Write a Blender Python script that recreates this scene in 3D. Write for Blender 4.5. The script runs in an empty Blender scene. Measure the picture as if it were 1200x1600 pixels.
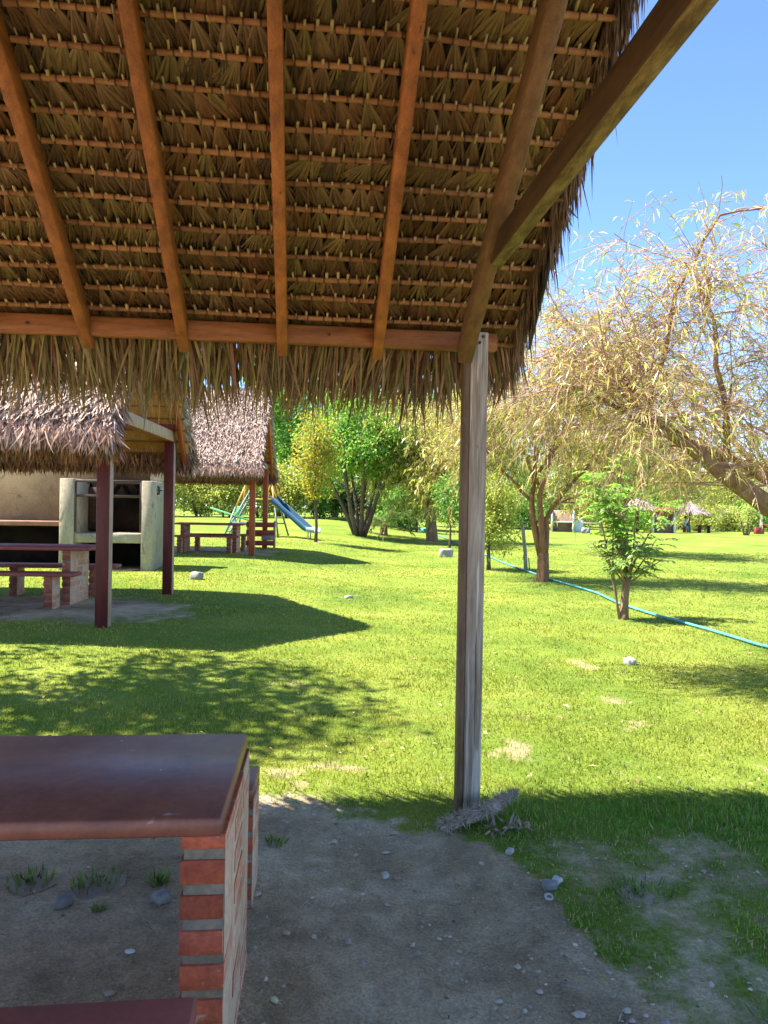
import bpy, math, random
import numpy as np
from mathutils import Matrix, Vector

SC = bpy.context.scene
COL = SC.collection
R = math.radians
rng = np.random.default_rng(11)
random.seed(11)

# ------------------------------------------------------------------ camera
cam_data = bpy.data.cameras.new('camera')
cam_data.sensor_width = 36.0
cam_data.lens = 26.0
cam_data.clip_start = 0.05
cam_data.clip_end = 3000
cam = bpy.data.objects.new('camera', cam_data)
COL.objects.link(cam)
cam.matrix_world = (Matrix.Translation((0, 0, 1.52)) @ Matrix.Rotation(R(90 - 0.25), 4, 'X')
                    @ Matrix.Rotation(R(1.0), 4, 'Z'))
SC.camera = cam

# ------------------------------------------------------------------ light
SUN_DIR = Vector((0.62, -0.06, -1.0)).normalized()       # the way the light travels
world = bpy.data.worlds.new('World')
SC.world = world
world.use_nodes = True
wn = world.node_tree.nodes
wl = world.node_tree.links
wn.clear()
sky = wn.new('ShaderNodeTexSky')
sky.sky_type = 'NISHITA'
sky.sun_disc = False
sky.sun_elevation = math.asin(-SUN_DIR.z)
sky.sun_rotation = math.atan2(-SUN_DIR.x, -SUN_DIR.y)
sky.altitude = 2500
sky.air_density = 0.8
sky.dust_density = 0.0
sky.ozone_density = 6.0
bg = wn.new('ShaderNodeBackground')
bg.inputs['Strength'].default_value = 0.115
wo = wn.new('ShaderNodeOutputWorld')
wl.new(sky.outputs[0], bg.inputs['Color'])
wl.new(bg.outputs[0], wo.inputs['Surface'])

sun_data = bpy.data.lights.new('sun', 'SUN')
sun_data.energy = 4.2
sun_data.angle = R(0.5)
sun_data.color = (1.0, 0.95, 0.86)
sun = bpy.data.objects.new('sun', sun_data)
COL.objects.link(sun)
sun.location = (-20, 5, 30)
sun.rotation_euler = SUN_DIR.to_track_quat('-Z', 'Y').to_euler()

SC.view_settings.view_transform = 'Standard'
SC.view_settings.look = 'None'
SC.view_settings.gamma = 1.0
SC.view_settings.exposure = 2.15
SC.view_settings.use_curve_mapping = False
SC.render.engine = 'CYCLES'
SC.cycles.use_denoising = True
SC.cycles.max_bounces = 8
SC.cycles.diffuse_bounces = 5
SC.cycles.glossy_bounces = 3
SC.cycles.transmission_bounces = 4
SC.cycles.caustics_reflective = False
SC.cycles.caustics_refractive = False
SC.cycles.sample_clamp_indirect = 8.0


# ------------------------------------------------------------------ helpers
def ss(t):
    t = np.clip(t, 0, 1)
    return t * t * (3 - 2 * t)


def vnoise(x, y, seed=0):
    """smooth value noise, -1..1"""
    x = np.asarray(x, float)
    y = np.asarray(y, float)
    xi = np.floor(x).astype(np.int64)
    yi = np.floor(y).astype(np.int64)
    fx = x - xi
    fy = y - yi
    fx = fx * fx * (3 - 2 * fx)
    fy = fy * fy * (3 - 2 * fy)

    def h(a, b):
        n = (a * 374761393 + b * 668265263 + seed * 1442695041) & 0x7fffffff
        n = ((n ^ (n >> 13)) * 1274126177) & 0x7fffffff
        n = n ^ (n >> 16)
        return (n & 0xffff) / 32767.5 - 1
    return ((h(xi, yi) * (1 - fx) + h(xi + 1, yi) * fx) * (1 - fy)
            + (h(xi, yi + 1) * (1 - fx) + h(xi + 1, yi + 1) * fx) * fy)


def fbm(x, y, seed=0, o=3):
    r = 0
    a = 1.0
    for i in range(o):
        r = r + a * vnoise(x * 2 ** i, y * 2 ** i, seed + i)
        a *= .5
    return r / 1.75


def gh(x, y):
    """height of the terrain"""
    x = np.asarray(x, float)
    y = np.asarray(y, float)
    L = ss((1.2 - x) / 5.0)
    z = .2 * L * ss((y - 4) / 4.5) + .12 * L * ss((y - 10) / 9)
    z = z + .55 * ss((y - 24) / 22) * ss((6 - x) / 10)
    return z


def gz(x, y):
    return float(gh(x, y))


class MB:
    """collects geometry and links it as one mesh object"""

    def __init__(self):
        self.v = []
        self.f = []
        self.c = []
        self.n = 0

    def add(self, verts, faces, col=(1, 1, 1), mat=0):
        verts = np.asarray(verts, float).reshape(-1, 3)
        c = np.empty((len(verts), 3))
        c[:] = np.asarray(col, float)
        self.v.append(verts)
        self.c.append(c)
        if isinstance(faces, np.ndarray):
            self.f.append((faces + self.n, mat))
        else:
            by = {}
            for q in faces:
                by.setdefault(len(q), []).append(q)
            for k in by:
                self.f.append((np.asarray(by[k], int) + self.n, mat))
        self.n += len(verts)

    def cbox(self, x0, x1, y0, y1, z0, z1, b=.004, mat=0, col=(1, 1, 1), M=None, side=None):
        """box with chamfered edges; side = {axis letter: material}"""
        lo = (x0, y0, z0)
        hi = (x1, y1, z1)
        V = []
        idx = {}
        for sx in (0, 1):
            for sy in (0, 1):
                for sz in (0, 1):
                    s3 = (sx, sy, sz)
                    for a in range(3):
                        p = [0, 0, 0]
                        for k in range(3):
                            e = hi[k] if s3[k] else lo[k]
                            if k != a:
                                e += -b if s3[k] else b
                            p[k] = e
                        idx[(s3, a)] = len(V)
                        V.append(p)
        F = []
        FM = []
        for a in range(3):
            o = [k for k in range(3) if k != a]
            for s in (0, 1):
                q = []
                for (p, r) in ((0, 0), (1, 0), (1, 1), (0, 1)):
                    c = [0, 0, 0]
                    c[a] = s
                    c[o[0]] = p
                    c[o[1]] = r
                    q.append(idx[(tuple(c), a)])
                F.append(q)
                FM.append(('xyz'[a] if s else '-' + 'xyz'[a]))
        for a in range(3):
            o = [k for k in range(3) if k != a]
            for (p, r) in ((0, 0), (1, 0), (1, 1), (0, 1)):
                c0 = [0, 0, 0]
                c0[o[0]] = p
                c0[o[1]] = r
                c1 = list(c0)
                c1[a] = 1
                c0 = tuple(c0)
                c1 = tuple(c1)
                F.append([idx[(c0, o[0])], idx[(c0, o[1])], idx[(c1, o[1])], idx[(c1, o[0])]])
                FM.append('')
        for sx in (0, 1):
            for sy in (0, 1):
                for sz in (0, 1):
                    F.append([idx[((sx, sy, sz), a)] for a in range(3)])
                    FM.append('')
        V = np.array(V)
        cen = V.mean(0)
        G = []
        for q in F:
            n = np.cross(V[q[1]] - V[q[0]], V[q[2]] - V[q[0]])
            if np.dot(n, V[q].mean(0) - cen) < 0:
                q = q[::-1]
            G.append(q)
        if M is not None:
            M = np.array(M)
            V = V @ M[:3, :3].T + M[:3, 3]
        by = {}
        for q, m in zip(G, FM):
            mm = (side or {}).get(m, mat)
            by.setdefault((len(q), mm), []).append(q)
        first = True
        base = self.n
        c = np.empty((len(V), 3))
        c[:] = col
        self.v.append(V)
        self.c.append(c)
        for (k, mm), qs in by.items():
            self.f.append((np.array(qs) + base, mm))
        self.n += len(V)

    def beam(self, p0, p1, w, h, mat=0, col=(1, 1, 1), b=.004, up=(0, 0, 1), roll=0, side=None):
        p0 = Vector(p0)
        p1 = Vector(p1)
        d = p1 - p0
        L = d.length
        d.normalize()
        s = Vector(up).cross(d)
        if s.length < 1e-4:
            s = Vector((1, 0, 0))
        s.normalize()
        n = d.cross(s)
        M = Matrix(((s.x, d.x, n.x, p0.x), (s.y, d.y, n.y, p0.y), (s.z, d.z, n.z, p0.z), (0, 0, 0, 1)))
        if n.dot(Vector(up)) < 0:
            pass
        self.cbox(-w / 2, w / 2, 0, L, -h / 2, h / 2, b, mat, col, M, side)

    def tube(self, pts, rad, n=6, mat=0, col=(1, 1, 1), cap=True, flat=1.0):
        P = np.asarray(pts, float)
        rad = np.broadcast_to(np.asarray(rad, float), (len(P),))
        T = np.gradient(P, axis=0)
        T /= np.linalg.norm(T, axis=1)[:, None] + 1e-12
        ref = np.array((0.31, 0.22, 0.93))
        if abs(T[:, 2]).mean() > .75:
            ref = np.array((0.95, 0.3, 0.05))
        A = np.cross(T, ref)
        A /= np.linalg.norm(A, axis=1)[:, None] + 1e-12
        B = np.cross(T, A)
        th = np.arange(n) * 2 * math.pi / n
        V = (P[:, None, :] + rad[:, None, None] * (np.cos(th)[None, :, None] * A[:, None, :]
             + flat * np.sin(th)[None, :, None] * B[:, None, :]))
        m = len(P)
        i = np.arange(m - 1)[:, None] * n
        j = np.arange(n)[None, :]
        k = (j + 1) % n
        F = np.stack((i + j, i + k, i + n + k, i + n + j), -1).reshape(-1, 4)
        base = self.n
        self.add(V.reshape(-1, 3), F, col if np.ndim(col) == 1 else np.repeat(col, n, 0), mat)
        if cap:
            self.f.append((np.arange(n)[::-1][None, :] + base, mat))
            self.f.append((np.arange(n)[None, :] + base + (m - 1) * n, mat))

    def strips(self, P, D, L, W, B, col, N=None, mat=0):
        """bent tapering blades: C(t) = P + D L t + B L t^2"""
        n = len(P)
        L = np.broadcast_to(L, (n,))[:, None]
        W = np.broadcast_to(W, (n,))[:, None]
        if N is None:
            N = rng.normal(size=(n, 3))
        S = np.cross(D, N)
        S /= np.linalg.norm(S, axis=1)[:, None] + 1e-9
        m = P + D * L * .5 + B * L * .25
        t = P + D * L + B * L
        V = np.stack((P - S * W * .38, P + S * W * .38, m - S * W * .5, m + S * W * .5, t), 1)
        b = np.arange(n)[:, None] * 5
        base = self.n
        q = b + np.array((0, 1, 3, 2))
        tr = b + np.array((2, 3, 4))
        c = np.empty((n, 3))
        c[:] = col
        self.add(V.reshape(-1, 3), q, np.repeat(c, 5, 0), mat)
        self.f.append((tr + base, mat))

    def leaves(self, P, D, L, W, col, N=None, droop=.15, mat=0):
        """one folded diamond per leaf"""
        n = len(P)
        L = np.broadcast_to(L, (n,))[:, None]
        W = np.broadcast_to(W, (n,))[:, None]
        if N is None:
            N = rng.normal(size=(n, 3))
        S = np.cross(D, N)
        S /= np.linalg.norm(S, axis=1)[:, None] + 1e-9
        U = np.cross(S, D)
        z = np.array((0, 0, -1.0))
        m = P + D * L * .45 + U * W * .18
        V = np.stack((P, m + S * W * .5, P + D * L + z * droop * L, m - S * W * .5), 1)
        c = np.empty((n, 3))
        c[:] = col
        self.add(V.reshape(-1, 3), np.arange(n * 4).reshape(-1, 4), np.repeat(c, 4, 0), mat)

    def mesh(self, name, mats, smooth=False):
        me = bpy.data.meshes.new(name)
        V = np.concatenate(self.v) if self.v else np.zeros((0, 3))
        C = np.concatenate(self.c)
        me.vertices.add(len(V))
        me.vertices.foreach_set('co', V.astype(np.float32).ravel())
        li = []
        ls = []
        lt = []
        mi = []
        off = 0
        for F, m in self.f:
            k = F.shape[1]
            li.append(F.ravel())
            ls.append(off + np.arange(len(F)) * k)
            lt.append(np.full(len(F), k))
            mi.append(np.full(len(F), m))
            off += F.size
        li = np.concatenate(li)
        me.loops.add(len(li))
        me.loops.foreach_set('vertex_index', li.astype(np.int32))
        ls = np.concatenate(ls)
        me.polygons.add(len(ls))
        me.polygons.foreach_set('loop_start', ls.astype(np.int32))
        me.polygons.foreach_set('loop_total', np.concatenate(lt).astype(np.int32))
        me.polygons.foreach_set('material_index', np.concatenate(mi).astype(np.int32))
        if smooth:
            me.polygons.foreach_set('use_smooth', np.ones(len(ls), bool))
        at = me.color_attributes.new('col', 'FLOAT_COLOR', 'POINT')
        at.data.foreach_set('color', np.concatenate((C, np.ones((len(C), 1))), 1).astype(np.float32).ravel())
        if not isinstance(mats, (list, tuple)):
            mats = [mats]
        for m in mats:
            me.materials.append(m)
        me.update(calc_edges=True)
        return me

    def build(self, name, mats, parent=None, smooth=False, loc=None):
        o = bpy.data.objects.new(name, self.mesh(name, mats, smooth))
        COL.objects.link(o)
        if parent is not None:
            o.parent = parent
        if loc is not None:
            o.location = loc
        return o


def link(name, me, parent=None, M=None):
    o = bpy.data.objects.new(name, me)
    COL.objects.link(o)
    o.parent = parent
    if M is not None:
        o.matrix_local = M
    return o


def tag(o, label=None, cat=None, group=None, kind=None):
    if label:
        o['label'] = label
    if cat:
        o['category'] = cat
    if group:
        o['group'] = group
    if kind:
        o['kind'] = kind
    return o


def thing(name, label, cat, loc=(0, 0, 0), rz=0, group=None):
    o = bpy.data.objects.new(name, None)
    o.empty_display_size = .2
    COL.objects.link(o)
    o.location = loc
    o.rotation_euler = (0, 0, rz)
    return tag(o, label, cat, group)


def unit(v):
    return v / (np.linalg.norm(v, axis=-1, keepdims=True) + 1e-9)


def jit(col, n, v=.15, h=.06):
    """n colours scattered about col in value and hue"""
    c = np.tile(np.asarray(col, float), (n, 1))
    c *= (1 + rng.normal(0, v, (n, 1)))
    c *= (1 + rng.normal(0, h, (n, 3)))
    return np.clip(c, .004, .9)


# ------------------------------------------------------------------ materials
class NT:
    def __init__(self, name):
        self.m = bpy.data.materials.new(name)
        self.m.use_nodes = True
        self.t = self.m.node_tree
        self.t.nodes.clear()
        self.out = self.n('ShaderNodeOutputMaterial')

    def n(self, typ, **kw):
        x = self.t.nodes.new(typ)
        for k, v in kw.items():
            setattr(x, k, v)
        return x

    def l(self, a, b):
        self.t.links.new(a, b)

    def coord(self, stretch=(1, 1, 1), rand=False):
        tc = self.n('ShaderNodeTexCoord')
        mp = self.n('ShaderNodeMapping')
        mp.inputs['Scale'].default_value = stretch
        self.l(tc.outputs['Object'], mp.inputs['Vector'])
        if rand:
            oi = self.n('ShaderNodeObjectInfo')
            ml = self.n('ShaderNodeMath', operation='MULTIPLY')
            ml.inputs[1].default_value = 37.0
            self.l(oi.outputs['Random'], ml.inputs[0])
            self.l(ml.outputs[0], mp.inputs['Location'])
        return mp.outputs[0]

    def noise(self, vec, scale, detail=4, rough=.6, dist=0):
        x = self.n('ShaderNodeTexNoise')
        x.inputs['Scale'].default_value = scale
        x.inputs['Detail'].default_value = detail
        x.inputs['Roughness'].default_value = rough
        x.inputs['Distortion'].default_value = dist
        self.l(vec, x.inputs['Vector'])
        return x.outputs['Fac']

    def ramp(self, fac, stops, interp='LINEAR'):
        x = self.n('ShaderNodeValToRGB')
        x.color_ramp.interpolation = interp
        e = x.color_ramp.elements
        while len(e) < len(stops):
            e.new(.5)
        for k, (p, c) in enumerate(stops):
            e[k].position = p
            if np.ndim(c) == 0:
                c = (c, c, c)
            e[k].color = (*c, 1)
        self.l(fac, x.inputs['Fac'])
        return x.outputs['Color']

    def mix(self, fac, a, b, mode='MIX'):
        x = self.n('ShaderNodeMix', data_type='RGBA', blend_type=mode)
        for s, v in ((x.inputs['Factor'], fac), (x.inputs['A'], a), (x.inputs['B'], b)):
            if hasattr(v, 'links'):
                self.l(v, s)
            elif np.ndim(v) == 0:
                s.default_value = v
            else:
                s.default_value = (*v, 1)
        return x.outputs['Result']

    def attr(self, name='col'):
        return self.n('ShaderNodeAttribute', attribute_name=name).outputs['Color']

    def bump(self, h, strength=.3, dist=.01, prev=None):
        x = self.n('ShaderNodeBump')
        x.inputs['Strength'].default_value = strength
        x.inputs['Distance'].default_value = dist
        self.l(h, x.inputs['Height'])
        if prev is not None:
            self.l(prev, x.inputs['Normal'])
        return x.outputs['Normal']

    def bsdf(self, col, rough=.8, spec=.3, nrm=None):
        b = self.n('ShaderNodeBsdfPrincipled')
        if hasattr(col, 'links'):
            self.l(col, b.inputs['Base Color'])
        else:
            b.inputs['Base Color'].default_value = (*col, 1)
        if hasattr(rough, 'links'):
            self.l(rough, b.inputs['Roughness'])
        else:
            b.inputs['Roughness'].default_value = rough
        b.inputs['Specular IOR Level'].default_value = spec
        if nrm is not None:
            self.l(nrm, b.inputs['Normal'])
        return b.outputs[0]

    def done(self, sh):
        self.l(sh, self.out.inputs['Surface'])
        return self.m


def simple(name, c1, c2, scale=6, stretch=(1, 1, 1), rough=.8, spec=.3, bscale=40, bump=.2, bd=.005,
           lo=.35, hi=.65, rand=False, tint=0.0, detail=5, spots=None, sscale=6, scut=.66, samt=.8):
    """two tones mixed by noise, with fine relief"""
    t = NT(name)
    v = t.coord(stretch, rand)
    a = t.noise(v, scale, detail, .65, .3)
    c = t.ramp(a, ((lo, c1), (hi, c2)))
    f = t.noise(v, bscale, 4, .6)
    c = t.mix(.55, c, t.ramp(f, ((.3, .62), (.7, 1.25))), 'MULTIPLY')
    if spots is not None:
        w = t.ramp(t.noise(t.coord(tuple(a * .6 + .4 for a in stretch), True), sscale, 4, .65, .8), ((scut, 0), (scut + .06, samt)))
        c = t.mix(w, c, spots)
    if tint:
        oi = t.n('ShaderNodeObjectInfo')
        c = t.mix(1.0, c, t.ramp(oi.outputs['Random'], ((0, 1 - tint), (1, 1 + tint))), 'MULTIPLY')
    n = t.bump(f, bump, bd)
    return t.done(t.bsdf(c, rough, spec, n))


def leafmat(name, transl=.4, rough=.5, spec=.35):
    t = NT(name)
    c = t.attr()
    p = t.bsdf(c, rough, spec)
    tr = t.n('ShaderNodeBsdfTranslucent')
    t.l(t.mix(1.0, c, (1.25, 1.2, .75), 'MULTIPLY'), tr.inputs['Color'])
    ms = t.n('ShaderNodeMixShader')
    ms.inputs[0].default_value = transl
    t.l(p, ms.inputs[1])
    t.l(tr.outputs[0], ms.inputs[2])
    return t.done(ms.outputs[0])


def attrmat(name, rough=.8, spec=.2, fine=60, stretch=(1, 1, 1)):
    t = NT(name)
    v = t.coord(stretch)
    c = t.mix(.5, t.attr(), t.ramp(t.noise(v, fine, 3), ((.3, .6), (.7, 1.3))), 'MULTIPLY')
    return t.done(t.bsdf(c, rough, spec))


MAT = {}
MAT['rafter'] = simple('rafter wood', (.37, .13, .038), (.20, .07, .024), 3, (6, 1.2, 6), .6, .3, 30, .35, .004, tint=.15, spots=(.06, .03, .015), sscale=5, scut=.64)
MAT['plate'] = simple('beam wood', (.33, .13, .045), (.19, .07, .028), 3, (1, 9, 9), .6, .3, 30, .35, .004, spots=(.07, .035, .02), sscale=4, scut=.64)
MAT['dark wood'] = simple('dark tie beam wood', (.06, .03, .014), (.11, .055, .022), 3, (8, 1, 8), .7, .2, 30, .3, .003)
MAT['board'] = simple('brown post board', (.21, .135, .075), (.13, .08, .045), 3, (8, 8, 1), .75, .2, 30, .3, .003)
MAT['brown wood'] = simple('brown verge rafter', (.20, .105, .045), (.115, .058, .026), 3, (8, 1, 8), .65, .25, 40, .35, .003)
MAT['lit mossy'] = simple('lit mossy underside', (.27, .19, .075), (.10, .065, .03), 5, (8, 2, 8), .8, .2, 40, .3, .003)  # mossy tone with light from below painted into the beam's underside
MAT['cane'] = attrmat('cane batten', .6, .3, 50)
MAT['maroon'] = simple('maroon painted wood', (.13, .022, .016), (.075, .015, .013), 3, (5, 5, 1), .55, .3, 40, .3, .004, spots=(.20, .09, .05), sscale=3, scut=.64, samt=.6)
MAT['pale wood'] = simple('pale tan wood', (.52, .36, .26), (.36, .23, .16), 3, (5, 5, 1), .8, .2, 40, .25, .003)  # pale tone, second material on chosen faces of posts, beams and struts
MAT['orange wood'] = simple('orange red painted wood', (.42, .085, .03), (.28, .06, .025), 3, (5, 5, 1), .6, .3, 40, .2, .003)
MAT['red wood'] = simple('red painted wood', (.30, .045, .03), (.2, .035, .03), 3, (5, 5, 1), .6, .3, 40, .2, .003)
MAT['plaster'] = simple('rough beige plaster', (.215, .155, .085), (.14, .10, .055), 1.6, (1, 1, 1), .9, .1, 30, .35, .006, spots=(.07, .05, .035), sscale=2.5, scut=.60, samt=.6)
MAT['limewash'] = simple('pale limewashed plaster', (.46, .40, .29), (.30, .26, .18), 2.2, (1, 1, .5), .9, .1, 26, .35, .004, spots=(.13, .10, .07), sscale=3.5, scut=.60, samt=.7)
MAT['soot shade'] = simple('sooty and shaded brick', (.006, .005, .005), (.02, .013, .01), 2.5, (1, 1, 1), .95, .05, 20, .3, .006)
MAT['smoke'] = simple('smoke stained plaster', (.05, .03, .022), (.13, .08, .055), 2.0, (1, 1, 1), .95, .05, 20, .3, .006)
MAT['iron'] = simple('rusty iron', (.05, .035, .03), (.09, .045, .03), 8, (1, 1, 1), .6, .5, 60, .2, .002)
MAT['counter'] = simple('reddish concrete counter', (.36, .19, .13), (.25, .13, .09), 3, (1, 1, 1), .8, .2, 40, .2, .004)
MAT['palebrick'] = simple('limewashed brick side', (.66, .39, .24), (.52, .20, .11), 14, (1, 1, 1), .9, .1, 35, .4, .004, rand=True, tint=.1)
MAT['brick'] = simple('red brick', (.44, .115, .055), (.24, .06, .038), 14, (1, 1, 1), .9, .1, 70, .7, .006, lo=.3, hi=.7, rand=True, tint=.28, spots=(.40, .30, .22), sscale=16, scut=.60, samt=.75)
MAT['mortar'] = simple('grey mortar', (.235, .195, .135), (.15, .125, .09), 9, (1, 1, 1), .95, .05, 60, .6, .005)
MAT['stone'] = simple('grey stone', (.34, .32, .29), (.22, .21, .19), 4, (1, 1, 1), .85, .15, 30, .4, .01, rand=True, tint=.15)
MAT['pale stone'] = simple('pale stone', (.52, .49, .43), (.38, .35, .30), 4, (1, 1, 1), .85, .15, 30, .4, .01, rand=True, tint=.1)
MAT['bark'] = simple('willow bark', (.34, .21, .13), (.19, .115, .07), 3, (5, 5, 1.2), .9, .1, 14, .8, .02)
MAT['bark grey'] = simple('grey brown bark', (.17, .12, .085), (.10, .07, .05), 3, (5, 5, 1.2), .9, .1, 14, .7, .02)
MAT['twig'] = simple('brown twig', (.30, .17, .085), (.20, .11, .06), 3, (1, 1, 1), .8, .2, 30, .2, .002)
MAT['pale mortar'] = simple('pale smeared mortar', (.66, .45, .30), (.54, .35, .22), 9, (1, 1, 1), .95, .05, 60, .5, .004)
MAT['leaf'] = leafmat('leaf', .5)
MAT['leaf gloss'] = leafmat('glossy willow leaf', .35, .38, .5)
MAT['grass'] = leafmat('grass blade', .45, .5, .3)
MAT['thatch'] = attrmat('weathered palm thatch', .85, .15, 30)
MAT['palm'] = attrmat('dry palm leaf', .6, .3, 40)
MAT['thatch core'] = simple('thatch core', (.24, .18, .16), (.15, .10, .08), 8, (1, 1, 1), .95, .05, 30, .5, .02)
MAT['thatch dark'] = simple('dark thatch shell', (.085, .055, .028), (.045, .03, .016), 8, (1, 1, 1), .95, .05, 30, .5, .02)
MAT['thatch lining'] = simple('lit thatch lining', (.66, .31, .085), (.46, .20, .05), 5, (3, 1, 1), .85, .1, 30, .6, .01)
MAT['teal'] = simple('teal hose', (.12, .44, .43), (.07, .30, .32), 4, (1, 1, 1), .5, .4, 30, .1, .003)
MAT['blue'] = simple('blue painted steel', (.008, .055, .12), (.012, .075, .15), 3, (1, 1, 1), .6, .3, 30, .1, .002)
MAT['steel'] = simple('light blue grey steel', (.24, .34, .38), (.17, .25, .29), 3, (1, 1, 1), .5, .5, 30, .1, .002)
MAT['dark steel'] = simple('dark green grey steel', (.07, .10, .10), (.05, .07, .07), 3, (1, 1, 1), .5, .5, 30, .1, .002)
MAT['yellow'] = simple('yellow painted steel', (.72, .38, .03), (.60, .30, .03), 3, (1, 1, 1), .5, .5, 30, .1, .002)
MAT['green'] = simple('green painted steel', (.10, .48, .13), (.08, .36, .10), 3, (1, 1, 1), .5, .5, 30, .1, .002)
MAT['stake'] = simple('grey weathered stake', (.36, .33, .28), (.2, .18, .15), 4, (6, 6, 1), .9, .1, 30, .5, .005)
MAT['plastic'] = simple('black plastic', (.012, .012, .012), (.02, .02, .02), 3, (1, 1, 1), .35, .5, 30, .2, .003)


def red_concrete(name, c1, c2, rough):
    t = NT(name)
    v = t.coord()
    a = t.noise(v, 3.0, 6, .65, .6)
    c = t.ramp(a, ((.32, c1), (.68, c2)))
    f = t.noise(v, 45, 5, .7)
    c = t.mix(.6, c, t.ramp(f, ((.3, .72), (.7, 1.25))), 'MULTIPLY')
    # scuffed pale flakes, sparse
    g1 = t.noise(v, 26, 2, .5, .4)
    g2 = t.noise(v, 3.2, 2, .5)
    w = t.n('ShaderNodeMath', operation='MULTIPLY')
    t.l(t.ramp(g1, ((.70, 0), (.73, 1))), w.inputs[0])
    t.l(t.ramp(g2, ((.52, 0), (.60, 1))), w.inputs[1])
    c = t.mix(w.outputs[0], c, (.45, .36, .34))
    n = t.bump(f, .10, .003)
    r = t.ramp(t.noise(v, 5, 4), ((.3, rough), (.7, rough + .16)))
    return t.done(t.bsdf(c, r, .45, n))


MAT['table red'] = red_concrete('polished red concrete', (.27, .095, .052), (.15, .052, .034), .36)
MAT['slab red'] = red_concrete('red concrete slab', (.32, .075, .055), (.22, .055, .045), .55)


def post_material():
    t = NT('grey weathered post')
    v = t.coord((9, 9, 1.1))
    v2 = t.coord((7, 7, 1.0))
    a = t.noise(v, 2.2, 6, .7, .5)
    c = t.ramp(a, ((.3, (.21, .155, .105)), (.5, (.33, .265, .195)), (.7, (.45, .38, .29))))
    patch = t.ramp(t.noise(t.coord((16, 16, .9)), 1.0, 3, .5, .6), ((.53, 0), (.55, 1)))
    c = t.mix(t.mix(1, patch, (.55, .55, .55), 'MULTIPLY'), c, (.68, .60, .50))
    grain = t.noise(t.coord((70, 70, 2.2)), 2, 4, .6, .2)
    c = t.mix(.75, c, t.ramp(grain, ((.3, .55), (.62, 1.2))), 'MULTIPLY')
    dark = t.ramp(t.noise(t.coord((5, 5, 3)), 2.2, 3, .6), ((.66, 0), (.72, 1)))
    c = t.mix(t.mix(1, dark, (.7, .7, .7), 'MULTIPLY'), c, (.09, .06, .045))
    crack = t.ramp(t.noise(t.coord((38, 38, .7)), 1.6, 3, .55, .3), ((.66, 0), (.69, 1)))
    c = t.mix(t.mix(1, crack, (.8, .8, .8), 'MULTIPLY'), c, (.06, .042, .03))
    n = t.bump(grain, .6, .005)
    n = t.bump(t.mix(1, crack, (-1, -1, -1), 'MULTIPLY'), .5, .004, n)
    return t.done(t.bsdf(c, .85, .15, n))


MAT['post'] = post_material()


def ground_material():
    t = NT('lawn and bare earth')
    v = t.coord()
    at = t.n('ShaderNodeAttribute', attribute_name='col')
    sp = t.n('ShaderNodeSeparateColor')
    t.l(at.outputs['Color'], sp.inputs[0])
    n1 = t.noise(v, .45, 6, .65, .4)
    n2 = t.noise(v, 2.2, 5, .65, .2)
    n3 = t.noise(v, 60, 4, .7)
    gcol = t.ramp(n1, ((.3, (.09, .16, .02)), (.5, (.175, .23, .031)), (.68, (.26, .28, .05))))
    gcol = t.mix(.5, gcol, t.ramp(n2, ((.35, (.62, .75, .6)), (.65, (1.25, 1.15, 1.2)))), 'MULTIPLY')
    gcol = t.mix(.6, gcol, t.ramp(n3, ((.3, .5), (.7, 1.45))), 'MULTIPLY')
    # dry tan spots
    m = t.n('ShaderNodeMath', operation='ADD')
    t.l(sp.outputs[1], m.inputs[0])
    t.l(t.ramp(n2, ((.3, -.0), (.8, .62))), m.inputs[1])
    dry = t.ramp(m.outputs[0], ((.55, 0), (1.15, .8)))
    gcol = t.mix(dry, gcol, (.36, .275, .155))
    # bare earth: silty, pale where trodden dry
    e1 = t.noise(v, 1.3, 6, .65, .4)
    e2 = t.noise(v, 9, 6, .7, .2)
    e3 = t.noise(v, 90, 4, .7)
    ecol = t.ramp(e1, ((.28, (.21, .155, .08)), (.5, (.48, .37, .215)), (.72, (.68, .55, .35))))
    ecol = t.mix(.55, ecol, t.ramp(e2, ((.3, .5), (.7, 1.3))), 'MULTIPLY')
    ecol = t.mix(.7, ecol, t.ramp(e3, ((.3, .45), (.72, 1.45))), 'MULTIPLY')
    vo = t.n('ShaderNodeTexVoronoi')
    vo.inputs['Scale'].default_value = 55
    t.l(v, vo.inputs['Vector'])
    peb = t.ramp(vo.outputs['Distance'], ((.10, 1), (.2, 0)))
    pm = t.mix(1, peb, t.ramp(e1, ((.45, 0), (.6, .6))), 'MULTIPLY')
    ecol = t.mix(pm, ecol, (.36, .33, .29))
    a = t.n('ShaderNodeMath', operation='ADD')
    t.l(sp.outputs[0], a.inputs[0])
    t.l(t.ramp(t.noise(v, 7, 8, .75), ((.25, -.0), (.75, .8))), a.inputs[1])
    dm = t.ramp(a.outputs[0], ((.66, 0), (1.08, 1)))
    c = t.mix(dm, gcol, ecol)
    nn = t.bump(e2, .8, .05)
    nn = t.bump(e3, .8, .012, nn)
    nn = t.bump(n3, .3, .012, nn)
    return t.done(t.bsdf(c, .95, .1, nn))


MAT['ground'] = ground_material()


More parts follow.
